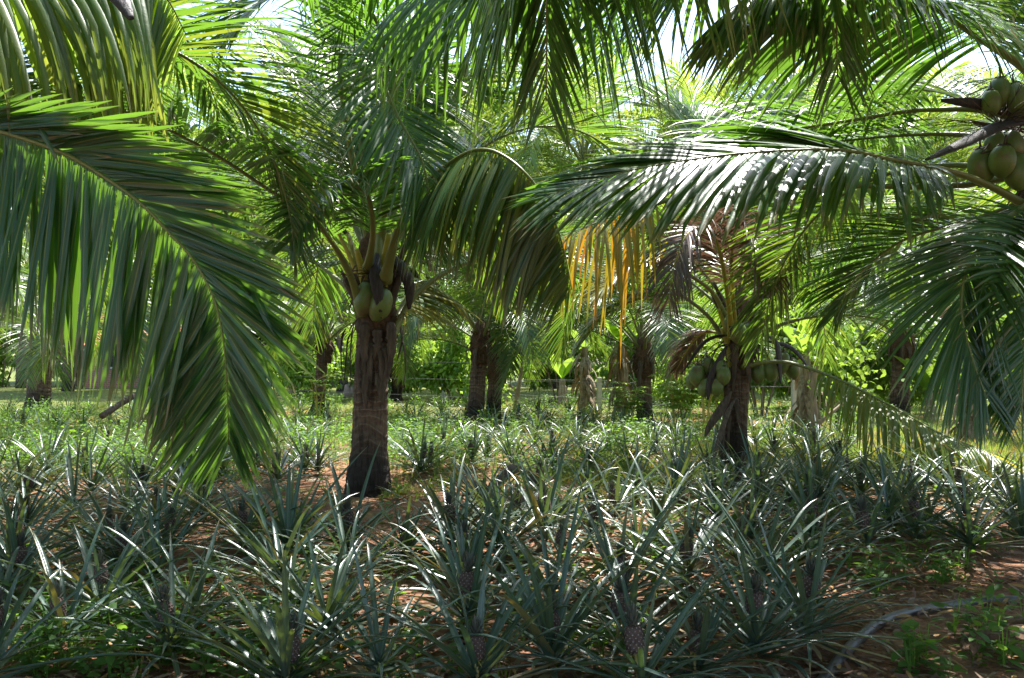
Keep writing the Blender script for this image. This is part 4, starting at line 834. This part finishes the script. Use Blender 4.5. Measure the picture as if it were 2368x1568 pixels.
for ri, y0, y1, tries in ((0, 1485, 1600, 40), (1, 1345, 1470, 60), (2, 1245, 1330, 70), (3, 1180, 1235, 70), (4, 1135, 1178, 50)):
    for _ in range(tries):
        x, y = random.uniform(-20, 2360), random.uniform(y0, y1); g = GP(x, y)[:2]
        if (x > 1850 and y > 1290) or (480 < x < 1090 and 1100 < y < 1232) or (x > 1700 and y > 1420): continue
        if min(np.hypot(*(g - h)) for h in _all) < .34: continue
        _all.append(g); ROWS[ri][1].append((x, y))
cnt = 0
for rn, L_ in ROWS:
    for j, (x, y) in enumerate(sorted(L_)):
        b = GP(x, y); fr = rng.random() < .6; cnt += 1
        pineapple(b[0] + random.uniform(-.03, .03), b[1], fr, cnt * 5 + j, 'pineapple plant %s, %s in the %s' % ('with a small brown fruit' if fr else 'without fruit', ORD[j], rn), random.uniform(.70, .98) * (.88 if rn[:3] in ('sev', 'eig', 'six', 'nin') else 1))

# ------------------------------------------------------------------ GROUND COVER (uncountable)
def herb_arrays(h, nl, ls, spread=.5, seed=0):
    s = Soup(); n = nl; z = np.sort(rng.random(n)) * h; az = np.arange(n) * 2.6 + rng.random(n) * .6; lean = rng.normal(0, .12, 2)
    c = np.stack((lean[0] * z / h * h, lean[1] * z / h * h, z), 1)
    br = spread * h * rng.random(n)
    P = c + np.stack((np.cos(az) * br, np.sin(az) * br, 0 * z), 1)
    D = np.stack((np.cos(az), np.sin(az), .25 + .3 * rng.normal(0, 1, n)), 1)
    s.add(*blades(P, D, ls * (.6 + .7 * rng.random(n)), ls * .5, np.stack((-np.sin(az), np.cos(az), rng.normal(0, .3, n)), 1), (.15, 1, .8, .08), .22))
    m = min(n, 4); s.add(*blades(np.zeros((m, 3)), P[-m:] + 1e-4, np.linalg.norm(P[-m:], axis=1), .006, rng.normal(0, 1, (m, 3)), (1, 1, .8, .5), .0))
    return s.arrays()[:3]
def grass_arrays(n, h, r):
    a = rng.random(n) * 6.28; P = np.stack((np.cos(a) * r * rng.random(n), np.sin(a) * r * rng.random(n), 0 * a), 1); s = Soup()
    D = np.stack((np.cos(a) * .5, np.sin(a) * .5, 1 + 0 * a), 1); s.add(*blades(P, D, h * (.5 + rng.random(n)), .006, np.stack((-np.sin(a), np.cos(a), 0 * a), 1), (1, .8, .5, .1), .3)); return s.arrays()[:3]
def scatter(name, temps, XY, mat, label, smin=.7, smax=1.3, age=None, lift=0.):
    s = Soup(); k = rng.integers(0, len(temps), len(XY))
    for t, (V, F, A) in enumerate(temps):
        P = XY[k == t]; m = len(P)
        if not m: continue
        th = rng.random(m) * 6.28; sc = smin + (smax - smin) * rng.random(m); c, sn = np.cos(th) * sc, np.sin(th) * sc
        X = V[None, :, 0] * c[:, None] - V[None, :, 1] * sn[:, None] + P[:, 0:1]; Y = V[None, :, 0] * sn[:, None] + V[None, :, 1] * c[:, None] + P[:, 1:2]
        Z = V[None, :, 2] * sc[:, None] + gz(P[:, 0], P[:, 1])[:, None] + lift
        AA = np.tile(A, (m, 1, 1)); AA[:, :, 0] = np.clip(AA[:, :, 0] * .6 + rng.random((m, 1)) * .4, 0, 1)
        if age is not None: AA[:, :, 3] = age(m)[:, None]
        FF = F[None] + (np.arange(m) * len(V))[:, None, None]
        s.add(np.stack((X, Y, Z), -1), FF, AA)
    return tag(new(name, s.mesh(name, [mat])), label, 'ground cover', kind='stuff')
def pts_px(n, x0, x1, y0, y1):
    """uniform in the photograph's ground region, thus denser where near"""
    x = rng.uniform(x0, x1, n); y = rng.uniform(y0, y1, n); d = CAM_H * FPX / (y - 832.2); return np.stack(((x - CX) / FPX * d, d), 1)
def pts(n, x0, x1, y0, y1, clump=0):
    if clump:
        c = np.stack((rng.uniform(x0, x1, clump), rng.uniform(y0, y1, clump)), 1)[rng.integers(0, clump, n)]; return c + rng.normal(0, .35, (n, 2))
    return np.stack((rng.uniform(x0, x1, n), rng.uniform(y0, y1, n)), 1)
def clear(XY, pad=.3):
    m = np.ones(len(XY), bool)
    for c in PIPE: m &= np.hypot(XY[:, 0] - c[0], XY[:, 1] - c[1]) > .26
    for c in ((base[0], base[1]), (pb[0], pb[1])): m &= np.hypot(XY[:, 0] - c[0], XY[:, 1] - c[1]) > pad
    return XY[m]
H1 = [herb_arrays(.20, 15, .085, .35) for _ in range(7)]; H2 = [herb_arrays(.42, 26, .06, .4) for _ in range(7)]
XY = np.concatenate((pts_px(620, 0, 560, 950, 1110), pts_px(330, 500, 1050, 945, 1090), pts_px(330, 880, 1500, 950, 1110), pts_px(260, 1400, 2000, 935, 1060), pts(420, -12, -1.5, 9, 22, 40), pts(300, -2, 12, 12, 24, 36)))
scatter('tall_weeds', H2, clear(XY, .35), M['weed'], 'knee-high green leafy weeds among the pineapple rows', .5, 1.05)
XY = np.concatenate((pts_px(100, 0, 700, 1120, 1567), pts_px(90, 600, 1600, 1100, 1567), pts_px(45, 1900, 2367, 1400, 1567), pts_px(26, 1950, 2300, 1290, 1370), pts_px(140, 1400, 2367, 1040, 1300), pts_px(60, 0, 700, 1440, 1567)))
scatter('low_weeds', H1, clear(XY), M['weed'], 'low broadleaf weeds scattered over the soil', .4, .95)
G1 = [grass_arrays(22, .13, .10) for _ in range(6)]
XY = np.concatenate((pts_px(500, 880, 2000, 985, 1150), pts_px(1300, 1350, 2367, 985, 1130), pts_px(40, 0, 900, 1150, 1560), pts_px(20, 600, 1400, 1430, 1567), pts(1500, -12, 14, 13, 26), pts_px(900, 1650, 2367, 985, 1090)))
scatter('grass', G1, clear(XY, .2), M['grass'], 'short green grass growing in patches on the soil', .5, 1.2, age=lambda m: np.where(rng.random(m) < .2, .4, 0))
n = 40; LT = []
for _ in range(5):
    s = Soup(); m = 6; s.add(*blades(np.stack((rng.normal(0, .12, m), rng.normal(0, .12, m), .008 + .012 * rng.random(m)), 1), np.stack((rng.normal(0, 1, m), rng.normal(0, 1, m), rng.random(m) * .15), 1), .03 + .11 * rng.random(m) ** 2, .016, rng.normal(0, 1, (m, 3)) * (1, 1, .2), (.5, 1, .8, .2), .08, wav=.25)); LT.append(s.arrays()[:3])
XY = np.concatenate((pts_px(1500, 0, 2367, 1080, 1600), pts_px(700, 0, 1400, 900, 1000), pts(2500, -12, 12, 6, 30)))
scatter('leaf_litter', LT, XY, M['litter'], 'dry fallen leaf scraps strewn over the soil', .6, 1.4, age=lambda m: np.where(rng.random(m) < .25, .35, np.where(rng.random(m) < .3, 1., 0)), lift=.004)
print("objects", len(bpy.data.objects), "pineapples", cnt)
